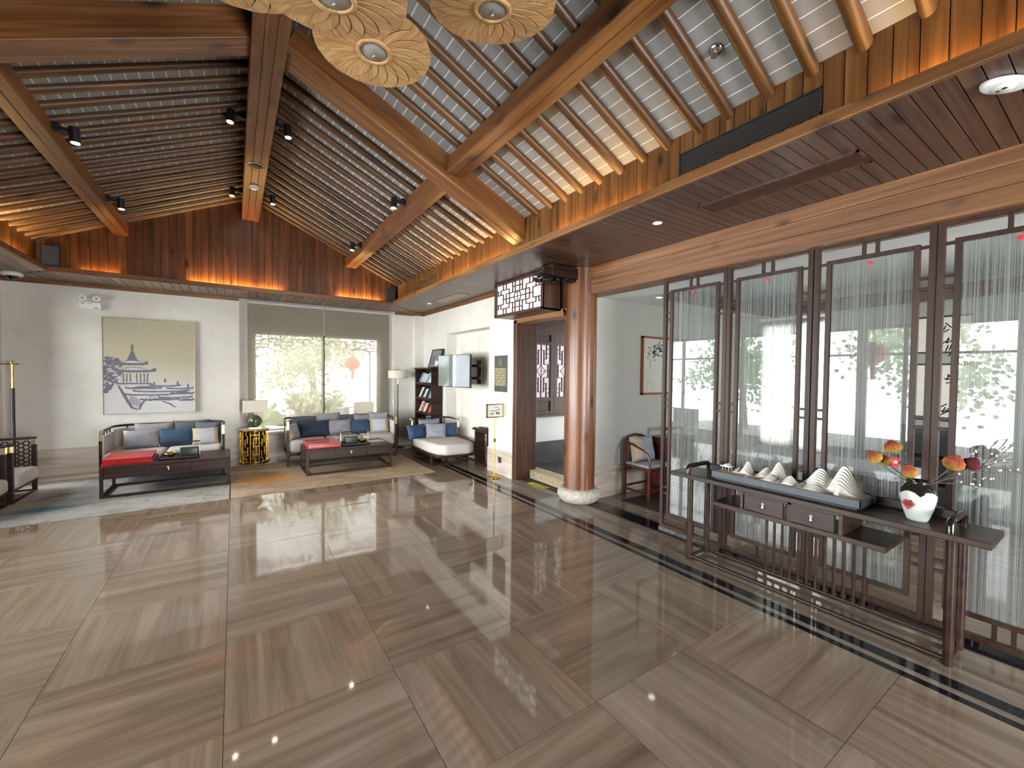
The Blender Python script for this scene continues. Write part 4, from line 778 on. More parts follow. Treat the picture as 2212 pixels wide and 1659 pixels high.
# daybed
o = thing('daybed', 'low daybed with pale cushion and dark frame by the bookcase', 'daybed', (3.05, 6.78, 0))
part(o, 'seat_frame', 'furniture_wood', lambda b: b.box(-.36, .35, -.62, .60, .17, .205), bevel=.004)
part(o, 'seat_cushion', 'fabric_light', lambda b: b.prism([(-.36, .55), (-.37, -.2), (-.33, -.5), (-.22, -.64), (.2, -.66), (.33, -.55), (.36, -.2), (.36, .55)], 'z', .205, .385), bevel=.05, seg=5)
for x, y in ((-.33, -.3), (.33, -.3), (-.33, .54), (.33, .54)): part(o, 'leg', 'furniture_wood', lambda b: b.box(x-.017, x+.017, y-.017, y+.017, 0, .17))
part(o, 'stretcher', 'furniture_wood', lambda b: (b.box(-.33, .33, -.312, -.288, .0, .025), b.box(-.33, .33, .528, .552, 0, .025), b.box(-.342, -.318, -.3, .54, .0, .022), b.box(.318, .342, -.3, .54, 0, .022)))
zt = .70
dp = [(-.40, .42, zt), (-.40, .50, zt)]+arc((-.32, .50), .08, math.pi, H, zt, 4)+arc((.28, .50), .08, H, 0, zt, 4)+[(.36, .12, zt)]
part(o, 'top_rail', 'furniture_wood', lambda b: b.tube(dp, .014, 8)); part(o, 'brass_end', 'pale_brass', lambda b: (b.tube([(.36, .2, zt), (.36, .12, zt), (.36, .10, zt-.03), (.36, .10, .56)], .017, 8), b.tube([(-.40, .5, zt), (-.40, .42, zt), (-.40, .41, zt-.03), (-.40, .41, .6)], .017, 8)))
part(o, 'post', 'furniture_wood', lambda b: b.cyl((.36, .10, .2), (.36, .10, .57), .013, n=8)); part(o, 'post', 'furniture_wood', lambda b: b.cyl((-.40, .41, .2), (-.40, .41, .61), .013, n=8))
for k in range(6): part(o, 'spindle', 'furniture_wood', lambda b: b.cyl((-.08+k*.075, .58, .2), (-.08+k*.075, .58, zt), .008, n=8))
def hexnet(b, P, W_, H_, r, t):
    dx, dz = r*1.5, r*math.sqrt(3); i = 0; x = r
    while x < W_:
        z = dz/2 if i % 2 == 0 else 0
        while z < H_+.001:
            for k in range(3 if True else 6):
                a0, a1 = math.pi/3*k, math.pi/3*(k+1)
                p, q = (x+r*math.cos(a0), z+r*math.sin(a0)), (x+r*math.cos(a1), z+r*math.sin(a1))
                if 0 <= p[0] <= W_ and 0 <= q[0] <= W_ and 0 <= p[1] <= H_ and 0 <= q[1] <= H_: b.bar(P(*p), P(*q), t, t)
            z += dz
        x += dx; i += 1
part(o, 'woven_back', 'furniture_wood', lambda b: hexnet(b, lambda u, v: (-.36+u, .585, .38+v), .26, .3, .017, .009))
pillow('blue pillow at the floor lamp end of the daybed', (2.70, 7.02, .38), .40, .26, .13, [BL], .35, -.35, 0, g3, 21)
pillow('grey silver pillow standing at the back of the daybed', (3.0, 7.22, .38), .42, .32, .12, [SV], 0, -.2, 0, g3, 22)
pillow('silver pillow with one cream end in front on the daybed', (2.99, 6.92, .38), .36, .28, .13, ['fabric_silver', 'fabric_beige'], -.35, -.45, -.0, g3, 23)
pillow('blue pillow at the brass arm of the daybed', (3.24, 6.98, .38), .36, .26, .13, [BL], -.25, -.3, 0, g3, 24)
# hexagon armchairs at the left edge
def hexchair(lab, y, x=-2.08):
    o = thing('hexagon_armchair', lab, 'armchair', (x, y, 0), 0, 'hexagon lattice armchairs')
    W_, Dp = .68, .60       # width along y, depth along -x
    for yy in (0, W_):
        part(o, 'arm_post', 'furniture_wood', lambda b: b.box(-.045, 0, yy-.018, yy+.018, 0, .66), bevel=.003); part(o, 'rear_post', 'furniture_wood', lambda b: b.box(-Dp, -Dp+.04, yy-.018, yy+.018, 0, .66), bevel=.003)
        part(o, 'arm_rail', 'furniture_wood', lambda b: b.box(-Dp, 0, yy-.02, yy+.02, .655, .685), bevel=.003); part(o, 'sled_rail', 'furniture_wood', lambda b: b.box(-Dp+.02, -.02, yy-.015, yy+.015, 0, .025)); part(o, 'brass_corner', 'pale_brass', lambda b: (b.box(-.05, .003, yy-.021, yy+.021, .59, .662),), bevel=.002)
        part(o, 'hexagon_lattice', 'furniture_wood', lambda b: hexnet(b, lambda u, v: (-Dp+.03+u, yy, .27+v), Dp-.06, .38, .030, .011))
    part(o, 'back_panel', 'fabric_light', lambda b: b.box(-Dp, -Dp+.06, .02, W_-.02, .3, .68), bevel=.02, seg=3); part(o, 'seat_frame', 'furniture_wood', lambda b: b.box(-Dp, -.01, 0.02, W_-.02, .135, .165)); part(o, 'seat_cushion', 'fabric_light', lambda b: b.box(-Dp+.05, .03, .025, W_-.025, .165, .325), bevel=.045, seg=5)
    part(o, 'front_rail', 'furniture_wood', lambda b: b.box(-.035, -.008, .01, W_-.01, .001, .022))
hexchair('hexagon lattice armchair by the black and brass floor lamp', 7.03); hexchair('hexagon lattice armchair cut off by the left edge, nearer the rug front', 6.27, -2.11)
# ------------------------------------------------------------------ coffee tables and what stands on them
def ctable(lab, x0, x1, y0, y1):
    o = thing('coffee_table', lab, 'coffee table', ((x0+x1)/2, y0, 0), group='dark wood coffee tables'); w = (x1-x0)/2; d = y1-y0; t = .025
    part(o, 'top', 'furniture_wood', lambda b: b.box(-w, w, 0, d, .365, .387), bevel=.003); part(o, 'case', 'furniture_wood', lambda b: (b.box(-w+.004, w-.004, .012, .02, .245, .365), b.box(-w+.004, w-.004, d-.02, d-.004, .245, .365), b.box(-w+.004, -w+.02, .012, d-.004, .245, .365), b.box(w-.02, w-.004, .012, d-.004, .245, .365), b.box(-w+.005, w-.005, .006, d-.006, .235, .25)))
    for xx in (-w, w-t*1.3):
        for yy in (0, d-t*1.3): part(o, 'leg', 'furniture_wood', lambda b: b.box(xx, xx+t*1.3, yy, yy+t*1.3, 0, .364), bevel=.002)
    part(o, 'stretcher', 'furniture_wood', lambda b: b.box(-w+.02, w-.02, 0.003, t, .012, .038)); part(o, 'stretcher', 'furniture_wood', lambda b: b.box(-w+.02, w-.02, d-t, d-.003, .012, .038)); part(o, 'stretcher', 'furniture_wood', lambda b: b.box(-w+.003, -w+t, .02, d-.02, .012, .038)); part(o, 'stretcher', 'furniture_wood', lambda b: b.box(w-t, w-.003, .02, d-.02, .012, .038))
    q = part(o, 'drawer', 'furniture_wood', lambda b: b.box(-.23, .23, .004, .02, .255, .358), bevel=.002); part(q, 'pull', 'pale_brass', lambda b: (b.lathe([(.0, -.016), (.016, -.014), (.02, 0), (.0, .006)], 16, (0, -.002, .325)), b.cyl((0, -.006, .285), (0, -.004, .325), .006, n=8)))
    for s in (-1, 1): part(o, 'front_panel', 'furniture_wood', lambda b: b.box(*(sorted((s*.236, s*(w-.034)))), .006, .018, .255, .358), bevel=.002)
ctable('coffee table with red box in front of the two-seat sofa', -1.333, -.05, 6.78, 7.44); ctable('coffee table with red box in front of the three-seat sofa', .878, 2.143, 6.735, 7.39)
def redbox(lab, x, y, rz):
    o = thing('red_box', lab, 'box', (x, y, .387), rz, 'red lacquer boxes'); part(o, 'base', 'red_lacquer', lambda b: b.box(-.235, .235, -.27, .27, 0, .018), bevel=.002); part(o, 'box', 'red_lacquer', lambda b: b.box(-.225, .225, -.26, .26, .018, .048), bevel=.003); part(o, 'lid', 'red_lacquer', lambda b: b.box(-.23, .23, -.265, .265, .050, .068), bevel=.003)
    part(o, 'front_print', 'gold', lambda b: [b.box(-.13+k*.03, -.115+k*.03, -.2705, -.2695, .022+.006*(k % 2), .034) for k in range(9)])
redbox('flat red lacquer box on the table before the two-seat sofa', -1.10, 7.13, .02); redbox('flat red lacquer box on the table before the three-seat sofa', 1.145, 7.10, .0)
def tray(lab, x, y):
    o = thing('handled_tray', lab, 'tray', (x, y, .387), 0, 'handled wooden trays'); part(o, 'base', 'black_plastic', lambda b: (b.box(-.21, .21, -.14, .14, 0, .012), b.box(-.21, .21, -.14, -.13, 0, .03), b.box(-.21, .21, .13, .14, 0, .03), b.box(-.21, -.2, -.14, .14, 0, .03), b.box(.2, .21, -.14, .14, 0, .03)), bevel=.002)
    part(o, 'handle', 'furniture_wood', lambda b: b.box(-.215, .215, -.008, .008, .195, .21), bevel=.003); part(o, 'bracket', 'pale_brass', lambda b: b.box(-.213, -.207, -.006, .006, .0, .2)); part(o, 'bracket', 'pale_brass', lambda b: b.box(.207, .213, -.006, .006, .0, .2))
tray('black tray with wooden bar handle beside the red box, two-seat sofa table', -.60, 7.05); tray('black tray with wooden bar handle beside the red box, three-seat sofa table', 1.61, 6.98)
def tissue(lab, x, y): tag(MB().box(-.10, .10, -.06, .06, 0, .115).build('tissue_box', 'green_leather', None, (x, y, .40), bevel=.012, seg=3), lab, 'tissue box', 'green leather boxes')
tissue('dark green leather box in the tray before the two-seat sofa', -.50, 7.03); tissue('dark green leather box in the tray before the three-seat sofa', 1.555, 6.97)
def bowl(lab, x, y):
    o = thing('brass_bowl', lab, 'bowl', (x, y, .40), 0, 'small brass bowls'); part(o, 'bowl', 'gold', lambda b: b.lathe([(.0, 0), (.03, 0), (.028, .008), (.05, .02), (.06, .045), (.062, .055), (.055, .055), (.045, .025), (.0, .015)], 24)); part(o, 'rim', 'brass', lambda b: b.tube([(.06*math.cos(t), .06*math.sin(t), .056) for t in [2*math.pi*i/20 for i in range(20)]], .004, 6, closed=True))
bowl('small brass bowl in the tray before the two-seat sofa', -.70, 7.03); bowl('small brass bowl in the tray before the three-seat sofa', 1.73, 6.97)
tag(MB().box(-.14, .14, -.10, .10, 0, .004).build('menu_card', 'fabric_white', None, (1.97, 7.12, .387), (0, 0, .1)), 'pale blue card lying on the three-seat sofa table', 'card')
# rugs
for nm, lab, x0, x1, m in (('area_rug', 'pale rug with blue ink swirls under the two-seat sofa table', -2.62, -.055, 'rug_pale'), ('area_rug', 'warm rug with an orange patch under the three-seat sofa table', -.04, 2.60, 'rug_warm')):
    tag(MB().box(x0, x1, 6.055, 8.02, 0.0, .008).build(nm, m), lab, 'rug', 'area rugs')
# drum side table and lamp
o = thing('drum_table', 'gold fretwork drum table with pale round top', 'side table', (.285, 8.36, 0)); R = .225
part(o, 'base_ring', 'brass', lambda b: b.lathe([(.0, .0), (R, 0), (R+.01, .012), (R, .024), (.0, .024)], 40)); part(o, 'top_ring', 'brass', lambda b: b.lathe([(.0, .525), (R+.01, .525), (R+.012, .54), (R+.01, .552), (.0, .552)], 40)); part(o, 'top', 'porcelain_white', lambda b: b.lathe([(.0, .552), (R-.01, .552), (R-.01, .558), (.0, .558)], 40))
def drumfret(b):
    n = 10
    def C(i, z): a = 2*math.pi*i/n; return ((R-.02)*math.cos(a), (R-.02)*math.sin(a), z)
    rnd = random.Random(3)
    for i in range(n):
        b.bar(C(i, .02), C(i, .53), .007, .007)
        for z, a0, a1 in ((.07, .0, .7), (.07+.06, .3, 1.0), (.2, .0, .6), (.27, .35, 1), (.33, 0, .7), (.4, .3, 1), (.46, 0, 1)): b.bar(C(i+a0, z+.012*(i % 2)), C(i+a1, z+.012*(i % 2)), .007, .008)
        for a0, z0, z1 in ((.3, .07, .2), (.7, .13, .27), (.35, .27, .4), (.65, .33, .46), (.5, .46, .53), (.5, .02, .07)): b.bar(C(i+a0, z0), C(i+a0, z1), .006, .006)
part(o, 'fretwork', 'gold', drumfret); part(o, 'core', 'drum_core', lambda b: b.lathe([(R-.05, .024), (R-.05, .525)], 32, cap=False))
o = thing('table_lamp', 'table lamp with cream rectangular shade and round moss-glass body', 'lamp', (.30, 8.34, .558)); part(o, 'base', 'pale_brass', lambda b: b.box(-.095, .095, -.05, .05, 0, .03), bevel=.003)
part(o, 'body', 'glass_moss', lambda b: b.lathe([(.0, .03), (.04, .033), (.085, .07), (.105, .115), (.105, .15), (.085, .195), (.04, .23), (.0, .236)], 28)); part(o, 'stem', 'brass', lambda b: b.cyl((0, 0, .23), (0, 0, .30), .008, n=8)); part(o, 'shade', 'lamp_fabric', lambda b: (b.box(-.18, .18, -.095, .095, .285, .48),), bevel=.003); part(o, 'finial', 'brass', lambda b: b.cyl((0, 0, .48), (0, 0, .505), .006, n=8))
# floor lamps
o = thing('floor_lamp', 'floor lamp with white drum shade and black pole beside the window', 'lamp', (2.80, 8.44, 0)); part(o, 'base', 'black_metal', lambda b: b.lathe([(0, 0), (.13, 0), (.13, .012), (0, .02)], 28)); part(o, 'pole', 'black_metal', lambda b: b.cyl((0, 0, .01), (0, 0, 1.3), .011, n=10)); part(o, 'neck', 'pale_brass', lambda b: b.cyl((0, 0, 1.3), (0, 0, 1.66), .007, n=8)); part(o, 'shade', 'lamp_fabric', lambda b: b.lathe([(.19, 1.425), (.195, 1.43), (.195, 1.575), (.19, 1.58), (.0, 1.582)], 36, cap=False)); part(o, 'finial', 'brass', lambda b: b.lathe([(0, 1.58), (.014, 1.6), (.008, 1.64), (.012, 1.66), (0, 1.68)], 10))
tag(MB().box(2.62, 2.98, 8.18, 8.5, .0, .36).build('black_cube_stool', 'black_plastic', bevel=.01), 'black cube stool in the corner behind the floor lamp', 'stool') if False else None
o = thing('floor_lamp', 'black and brass floor stand with crossbar at the left edge', 'lamp', (-2.45, 8.30, 0)); part(o, 'base', 'black_metal', lambda b: b.lathe([(0, 0), (.12, 0), (.12, .012), (0, .018)], 24)); part(o, 'lower_pole', 'black_metal', lambda b: b.cyl((0, 0, .01), (0, 0, 1.28), .02, n=12)); part(o, 'upper_pole', 'brass', lambda b: b.cyl((0, 0, 1.28), (0, 0, 1.6), .012, n=10)); part(o, 'crossbar', 'brass', lambda b: (b.cyl((-.22, 0, 1.6), (.08, 0, 1.6), .008, n=8), b.sphere((0, 0, 1.62), .02, 10, 6), b.sphere((.08, 0, 1.6), .012, 8, 6)))
# canvas
o = thing('ink_canvas', 'large canvas print of a pagoda roofscape over the two-seat sofa', 'painting', (-1.085, 8.615, .865)); part(o, 'canvas', 'canvas_print', lambda b: b.box(-.545, .545, -.0, .04, 0, 1.455)); part(o, 'edge_frame', 'pale_brass', lambda b: (b.box(-.552, -.545, -.004, .045, -.007, 1.462), b.box(.545, .552, -.004, .045, -.007, 1.462), b.box(-.552, .552, -.004, .045, -.007, 0), b.box(-.552, .552, -.004, .045, 1.455, 1.462)))
def inks(b):
    dn = [0]
    def poly(pts): dn[0] += 1; b.prism([(x*1.09-.545, 1.455*(1-y)) for x, y in pts], 'y', -.0008-dn[0]*6e-6, 0)
    rnd = random.Random(12)
    def blob(cx, cy, r, n=9): poly([(max(.002, cx+r*(.5+.6*rnd.random())*math.cos(2*math.pi*i/n)), cy+r*.7*(.5+.6*rnd.random())*math.sin(2*math.pi*i/n)) for i in range(n)])
    for k in range(95):
        t = rnd.random(); cy = .41+.36*t; wx = .17*math.sin(math.pi*min(1, .25+t*.75))+.02; blob(rnd.random()**.8*wx, cy, .018+.018*rnd.random())
    for k in range(150):                      # eave and tile dashes over the roofscape
        x = .42+.56*rnd.random(); y = .70+.17*rnd.random()
        if y-.70 < (x-.3)*.06-.0: continue
        L = .01+.03*rnd.random(); poly([(x, y), (x+L, y+.004*rnd.gauss(0, 1)), (x+L, y+.0035), (x, y+.003)])
    for k in range(60):
        x = .15+.33*rnd.random(); y = .44+.24*rnd.random(); poly([(x, y), (x+.012, y-.002), (x+.012, y+.003), (x, y+.003)])
    def roof(cx, y, w, h, up=.03, t=.03):
        poly([(cx-w,y+up*.2),(cx-w*.98,y-up),(cx-w*.7,y-h*.25),(cx-w*.28,y-h),(cx+w*.28,y-h),(cx+w*.7,y-h*.25),(cx+w*.98,y-up),(cx+w,y+up*.2),(cx+w*.6,y+t*.6),(cx-w*.6,y+t*.6)])
    roof(.30, .47, .17, .035); roof(.32, .545, .24, .035, .035)
    poly([(.295,.33),(.305,.33),(.36,.44),(.24,.44)]); poly([(.29,.27),(.31,.27),(.312,.33),(.288,.33)])
    for x in (.2,.235,.27,.34,.38,.42,.455): poly([(x,.575),(x+.012,.575),(x+.012,.67),(x,.67)])
    poly([(.14,.675),(.50,.675),(.52,.69),(.12,.69)])
    for cx, y, w, h in ((.66,.705,.18,.02),(.83,.735,.16,.02),(.42,.73,.2,.02),(.62,.765,.32,.018),(.86,.79,.14,.018),(.5,.80,.28,.014),(.78,.835,.2,.016),(.6,.855,.22,.012),(.9,.865,.1,.012)): roof(cx, y, w, h, .016, .02)
    for x, y in ((.655,.63),(.80,.66),(.92,.69),(.53,.67)): poly([(x-.012,y+.04),(x-.006,y),(x+.012,y-.005),(x+.012,y+.04)])
    poly([(.14,.70),(.16,.70),(.22,.79),(.26,.86),(.30,.93),(.36,.955),(.35,.965),(.28,.945),(.23,.87),(.18,.78)]); poly([(.36,.955),(.38,.90),(.44,.84),(.455,.845),(.40,.91),(.38,.965)])
    for k in range(6): x = .27+k*.02; poly([(x,.80+k*.01),(x+.006,.80+k*.01),(x+.01,.90+k*.008),(x+.004,.90+k*.008)])
    poly([(.62,.87),(.72,.90),(.78,.945),(.77,.95),(.70,.91),(.62,.88)])
part(o, 'ink_drawing', 'ink_purple', inks)
def ink2(b):
    def poly(pts): b.prism([(x*1.09-.545, 1.455*(1-y)) for x, y in pts], 'y', -.0045, -.0038)
    for cx, y, w in ((.30,.46,.11),(.32,.535,.16),(.66,.70,.12),(.83,.73,.1),(.62,.76,.22),(.78,.83,.13),(.5,.795,.2)):
        poly([(cx-w,y),(cx-w*.3,y-.018),(cx+w*.3,y-.018),(cx+w,y),(cx,y+.004)])
    for x in (.05,.09,.03,.12): poly([(x,.5+x),(x+.05,.49+x),(x+.06,.505+x),(x+.01,.515+x)])
part(o, 'ink_highlights', 'ink_pale', ink2)
# ------------------------------------------------------------------ television wall
bc = thing('bookcase', 'dark wood bookcase with slanted magazine shelves by the pilaster', 'bookcase', (3.16, 7.55, 0))
part(bc, 'side', 'furniture_wood', lambda b: b.box(0, .22, 0, .02, 0, 1.62)); part(bc, 'side', 'furniture_wood', lambda b: b.box(0, .22, .83, .85, 0, 1.62)); part(bc, 'back', 'furniture_wood', lambda b: b.box(.2, .218, .02, .83, 0, 1.62)); part(bc, 'top', 'furniture_wood', lambda b: b.box(-.03, .225, -.03, .88, 1.615, 1.64), bevel=.004)
SHZ = (.46, .73, 1.02, 1.32)
for z in SHZ+(.08,): part(bc, 'shelf', 'furniture_wood', lambda b: b.box(0, .2, .02, .83, z-.018, z)); part(bc, 'shelf_lip', 'furniture_wood', lambda b: b.box(-.008, .004, .02, .83, z-.018, z+.03))
BK = [('white magazine', 'book_white'), ('orange brochure', 'book_orange'), ('black book', 'book_black'), ('blue brochure', 'book_blue')]
rowm = {1.32: 'wwbwwb', 1.02: 'wbkwkw', .73: 'ookwow', .46: 'bobw'}
km = {'w': 'book_white', 'o': 'book_orange', 'k': 'book_black', 'b': 'book_blue'}; nmz = {1.32: 'top', 1.02: 'second', .73: 'third', .46: 'fourth'}; cn = {'w': 'white', 'o': 'orange', 'k': 'black', 'b': 'blue'}
seen = {}
for z, row in rowm.items():
    for k, ch in enumerate(row):
        y = 7.60+k*.125; hh = .21+.03*((k*7) % 3)/2; bk = MB().box(-.006, .006, 0, .105, 0, hh).build('magazine', km[ch], None, (3.20, y, z+.004), (0, .42, 0)); seen.setdefault((z, ch), []).append(bk)
        tag(bk, '%s magazine on the %s bookcase shelf' % (cn[ch], nmz[z]), 'magazine', 'magazines on the bookcase')
for (z, ch), bs in seen.items():
    if len(bs) > 1:
        od = ['nearest the television', 'next nearest the television', 'third from the television', 'fourth from the television']
        for q, bk in enumerate(bs): bk['label'] = '%s magazine on the %s bookcase shelf, %s of its colour' % (cn[ch], nmz[z], od[q])
o = thing('framed_notice', 'framed dark notice leaning on top of the bookcase', 'picture', (3.25, 7.70, 1.64)); o.rotation_euler = (0, .25, 0)
part(o, 'frame', 'black_plastic', lambda b: (b.box(0, .018, -.25, -.23, 0, .38), b.box(0, .018, .23, .25, 0, .38), b.box(0, .018, -.25, .25, 0, .02), b.box(0, .018, -.25, .25, .36, .38))); part(o, 'sheet', 'book_grey', lambda b: b.box(.008, .014, -.235, .235, .015, .365)); part(o, 'print', 'ink_purple', lambda b: (b.box(.006, .0085, .02, .2, .06, .26),)); part(o, 'print', 'paper', lambda b: b.box(.006, .0085, -.18, -.04, .05, .14))
part(o, 'foot', 'furniture_wood', lambda b: b.box(-.03, .03, -.1, .1, -.0, .012))
# television: its screen normal leans a little towards the camera
tv = thing('tv', 'wall television swung out on a black double arm', 'television', (3.145, 6.5625, 1.30)); ta = math.atan2(.11, 1.015); tv.rotation_euler = (0, 0, ta)
part(tv, 'housing', 'black_plastic', lambda b: b.box(.004, .035, -.51, .51, 0, .556), bevel=.004); part(tv, 'screen', 'tv_glare', lambda b: b.box(-.001, .004, -.502, .502, .012, .548)); part(tv, 'bezel', 'black_plastic', lambda b: (b.box(-.003, .004, -.51, -.503, 0, .556), b.box(-.003, .004, .503, .51, 0, .556), b.box(-.003, .004, -.51, .51, .549, .556), b.box(-.003, .004, -.51, .51, 0, .011)))
part(tv, 'rear_plate', 'black_metal', lambda b: b.box(.035, .06, -.15, .15, .1, .46))
part(tv, 'arm', 'black_metal', lambda b: (b.bar((.05, -.05, .16), (.3, -.42, .16), .03, .045), b.bar((.3, -.42, .16), (.45, -.12, .16), .03, .045))); part(tv, 'arm', 'black_metal', lambda b: (b.bar((.05, -.05, .37), (.3, -.42, .37), .03, .045), b.bar((.3, -.42, .37), (.45, -.12, .37), .03, .045)))
part(tv, 'hinge', 'black_metal', lambda b: (b.cyl((.3, -.42, .1), (.3, -.42, .43), .022, n=12), b.box(.44, .47, -.16, -.08, .06, .47)))
tag(MB().cyl((3.605, 7.14, .38), (3.605, 7.14, 1.33), .006, n=6).build('tv_cable', 'white_plastic'), 'white cable hanging from the television', 'cable')
rc = thing('louvred_cover', 'dark louvred wooden heater cover in the wall niche', 'heater cover', (3.39, 5.80, 0))
part(rc, 'top', 'furniture_wood', lambda b: (b.box(-.05, .19, -.005, .44, .60, .62), b.box(-.02, .02, -.005, .44, .62, .635), b.box(.08, .12, -.005, .44, .62, .635)), bevel=.003); part(rc, 'side', 'furniture_wood', lambda b: b.box(0, .19, .405, .425, 0, .6)); part(rc, 'side', 'furniture_wood', lambda b: b.box(0, .19, 0, .02, 0, .6)); part(rc, 'rail', 'furniture_wood', lambda b: (b.box(0, .015, .02, .41, .56, .6), b.box(0, .015, .02, .41, .03, .06)))
for k in range(16): part(rc, 'slat', 'furniture_wood', lambda b: b.bar((.008, .02, .075+k*.03), (.008, .405, .075+k*.03), .02, .006, up=(.6, 0, 1)))
o = thing('wall_plaque', 'dark wall plaque with gold direction lines beside the doorway', 'plaque', (XW, 5.415, 1.265)); part(o, 'plate', 'plaque_dark', lambda b: b.box(-.015, 0, -.178, .178, 0, .553), bevel=.002)
for k in range(6): part(o, 'direction_strip', 'plaque_mid', lambda b: b.box(-.0175, -.015, -.165, .172, .085+k*.046, .085+k*.046+.036)); part(o, 'strip_line', 'pale_brass', lambda b: b.box(-.018, -.015, -.168, .175, .085+k*.046+.037, .085+k*.046+.043)); part(o, 'lettering', 'pale_brass', lambda b: [b.box(-.0182, -.0175, -.12+q*.028, -.105+q*.028, .098+k*.046, .112+k*.046) for q in range(9) if (q*3+k) % 5])['kind'] = 'stuff'
part(o, 'emblem', 'gold_plate', lambda b: (b.box(-.0175, -.015, -.035, -.028, .405, .50), b.box(-.0175, -.015, .035, .042, .405, .50), b.box(-.0175, -.015, -.035, .042, .5, .507), b.box(-.0175, -.015, -.035, .042, .40, .407), b.bar((-.017, .018, .49), (-.017, -.015, .47), .008, .003, up=(1, 0, 0)), b.bar((-.017, .005, .475), (-.017, -.005, .445), .012, .003, up=(1, 0, 0)), b.bar((-.017, -.005, .445), (-.017, .022, .42), .007, .003, up=(1, 0, 0)), b.bar((-.017, -.005, .445), (-.017, -.02, .418), .007, .003, up=(1, 0, 0)), b.bar((-.017, .0, .462), (-.017, .022, .455), .006, .003, up=(1, 0, 0))))
o = thing('wall_socket', 'dark wall socket in the stone skirting behind the sign stand', 'socket', (XW-.02, 5.40, .225)); part(o, 'plate', 'plaque_dark', lambda b: b.box(-.006, 0, -.045, .045, -.045, .045), bevel=.002); part(o, 'holes', 'black_plastic', lambda b: (b.box(-.007, -.005, -.015, -.01, -.01, .012), b.box(-.007, -.005, .01, .015, -.01, .012)))
o = thing('sign_stand', 'brass sign stand with framed lounge sign by the doorway', 'sign', (3.215, 5.285, 0)); part(o, 'base', 'brass', lambda b: b.lathe([(0, 0), (.10, 0), (.10, .012), (.07, .022), (0, .024)], 32)); part(o, 'pole', 'brass', lambda b: b.cyl((0, 0, .02), (0, 0, .9), .009, n=10)); part(o, 'clamp', 'black_plastic', lambda b: b.cyl((0, 0, .53), (0, 0, .58), .016, n=12))
fr_ = part(o, 'frame', 'brass', lambda b: (b.box(-.145, -.13, -.01, .01, .892, 1.095), b.box(.13, .145, -.01, .01, .892, 1.095), b.box(-.145, .145, -.01, .01, .892, .907), b.box(-.145, .145, -.01, .01, 1.08, 1.095))); part(fr_, 'sheet', 'paper', lambda b: b.box(-.132, .132, -.004, .006, .905, 1.082))
part(fr_, 'print', 'ink', lambda b: (b.tube([(-.08, -.006, 1.0), (-.02, -.006, .985), (.04, -.006, .995), (.08, -.006, 1.02)], .004, 6), b.tube([(-.02, -.006, 1.045), (.02, -.006, 1.05), (.06, -.006, 1.03)], .003, 6), b.box(.02, .04, -.0055, -.004, .94, .972), b.box(.05, .075, -.0055, -.004, .94, .972), b.box(-.08, -.02, -.0055, -.004, .945, .957)))
st = tag(MB().box(-.05, .05, -.18, .18, 0, .001).build('caution_sticker', 'yellow_print', None, (3.505, 4.59, .0035), (0, 0, .08)), 'yellow caution sticker on the dark sill of the doorway', 'sticker')
text('lettering', '\u5c0f\u5fc3\u53f0\u9636', .085, 'ink', st, (0, 0, .0012), (0, 0, -H), .0002)
# ------------------------------------------------------------------ tea room
o = thing('redwood_armchair', 'redwood armchair with grey seat beside the first glass screen', 'armchair', (4.22, 3.30, 0)); RW = 'redwood'
for x, y, h in ((0, 0, .62), (0, .38, .70), (.46, .38, .70), (.46, 0, .62)): part(o, 'leg', RW, lambda b: b.box(x-.016, x+.016, y-.016, y+.016, 0, h if y else .40), bevel=.004)
part(o, 'seat_frame', RW, lambda b: (b.box(-.02, .48, -.02, .40, .36, .395),), bevel=.005); part(o, 'seat_cushion', 'fabric_silver', lambda b: b.box(0, .46, 0, .38, .393, .43), bevel=.015, seg=4)
part(o, 'arm', RW, lambda b: b.tube([(0, .38, .68), (-.01, .25, .665), (-.01, .08, .61), (.0, .02, .57), (0, .0, .52), (.005, -.005, .39)], .014, 8)); part(o, 'arm', RW, lambda b: b.tube([(.46, .38, .68), (.47, .25, .665), (.47, .08, .61), (.46, .02, .57), (.46, .0, .52), (.455, -.005, .39)], .014, 8)); part(o, 'back_rail', RW, lambda b: b.tube([(0, .38, .69), (.1, .41, .74), (.23, .42, .76), (.36, .41, .74), (.46, .38, .69)], .015, 8)); part(o, 'stretcher', RW, lambda b: (b.box(0, .46, -.008, .008, .1, .125), b.box(0, .46, .372, .388, .1, .125), b.box(-.008, .008, 0, .38, .07, .095), b.box(.452, .468, 0, .38, .07, .095)))
pillow('silver pillow with a cream end on the redwood armchair', (4.43, 3.55, .43), .40, .33, .13, [SV, BG], -.1, -.22, -.35, 'armchair pillows', 31)
o = thing('tea_cabinet', 'dark redwood cabinet half hidden behind the first glass screen', 'cabinet', (4.95, 3.52, 0)); part(o, 'body', RW, lambda b: b.box(-.25, .3, -.17, .17, .06, .72), bevel=.004); part(o, 'door', RW, lambda b: b.box(-.235, .02, -.182, -.17, .09, .69), bevel=.003); part(o, 'door', RW, lambda b: b.box(.03, .285, -.182, -.17, .09, .69), bevel=.003); part(o, 'gallery', RW, lambda b: (b.box(-.2, .25, -.01, .01, .81, .84), b.box(-.2, -.17, -.01, .01, .72, .82), b.box(.22, .25, -.01, .01, .72, .82))); part(o, 'foot', RW, lambda b: b.box(-.25, .3, -.17, .17, 0, .05))
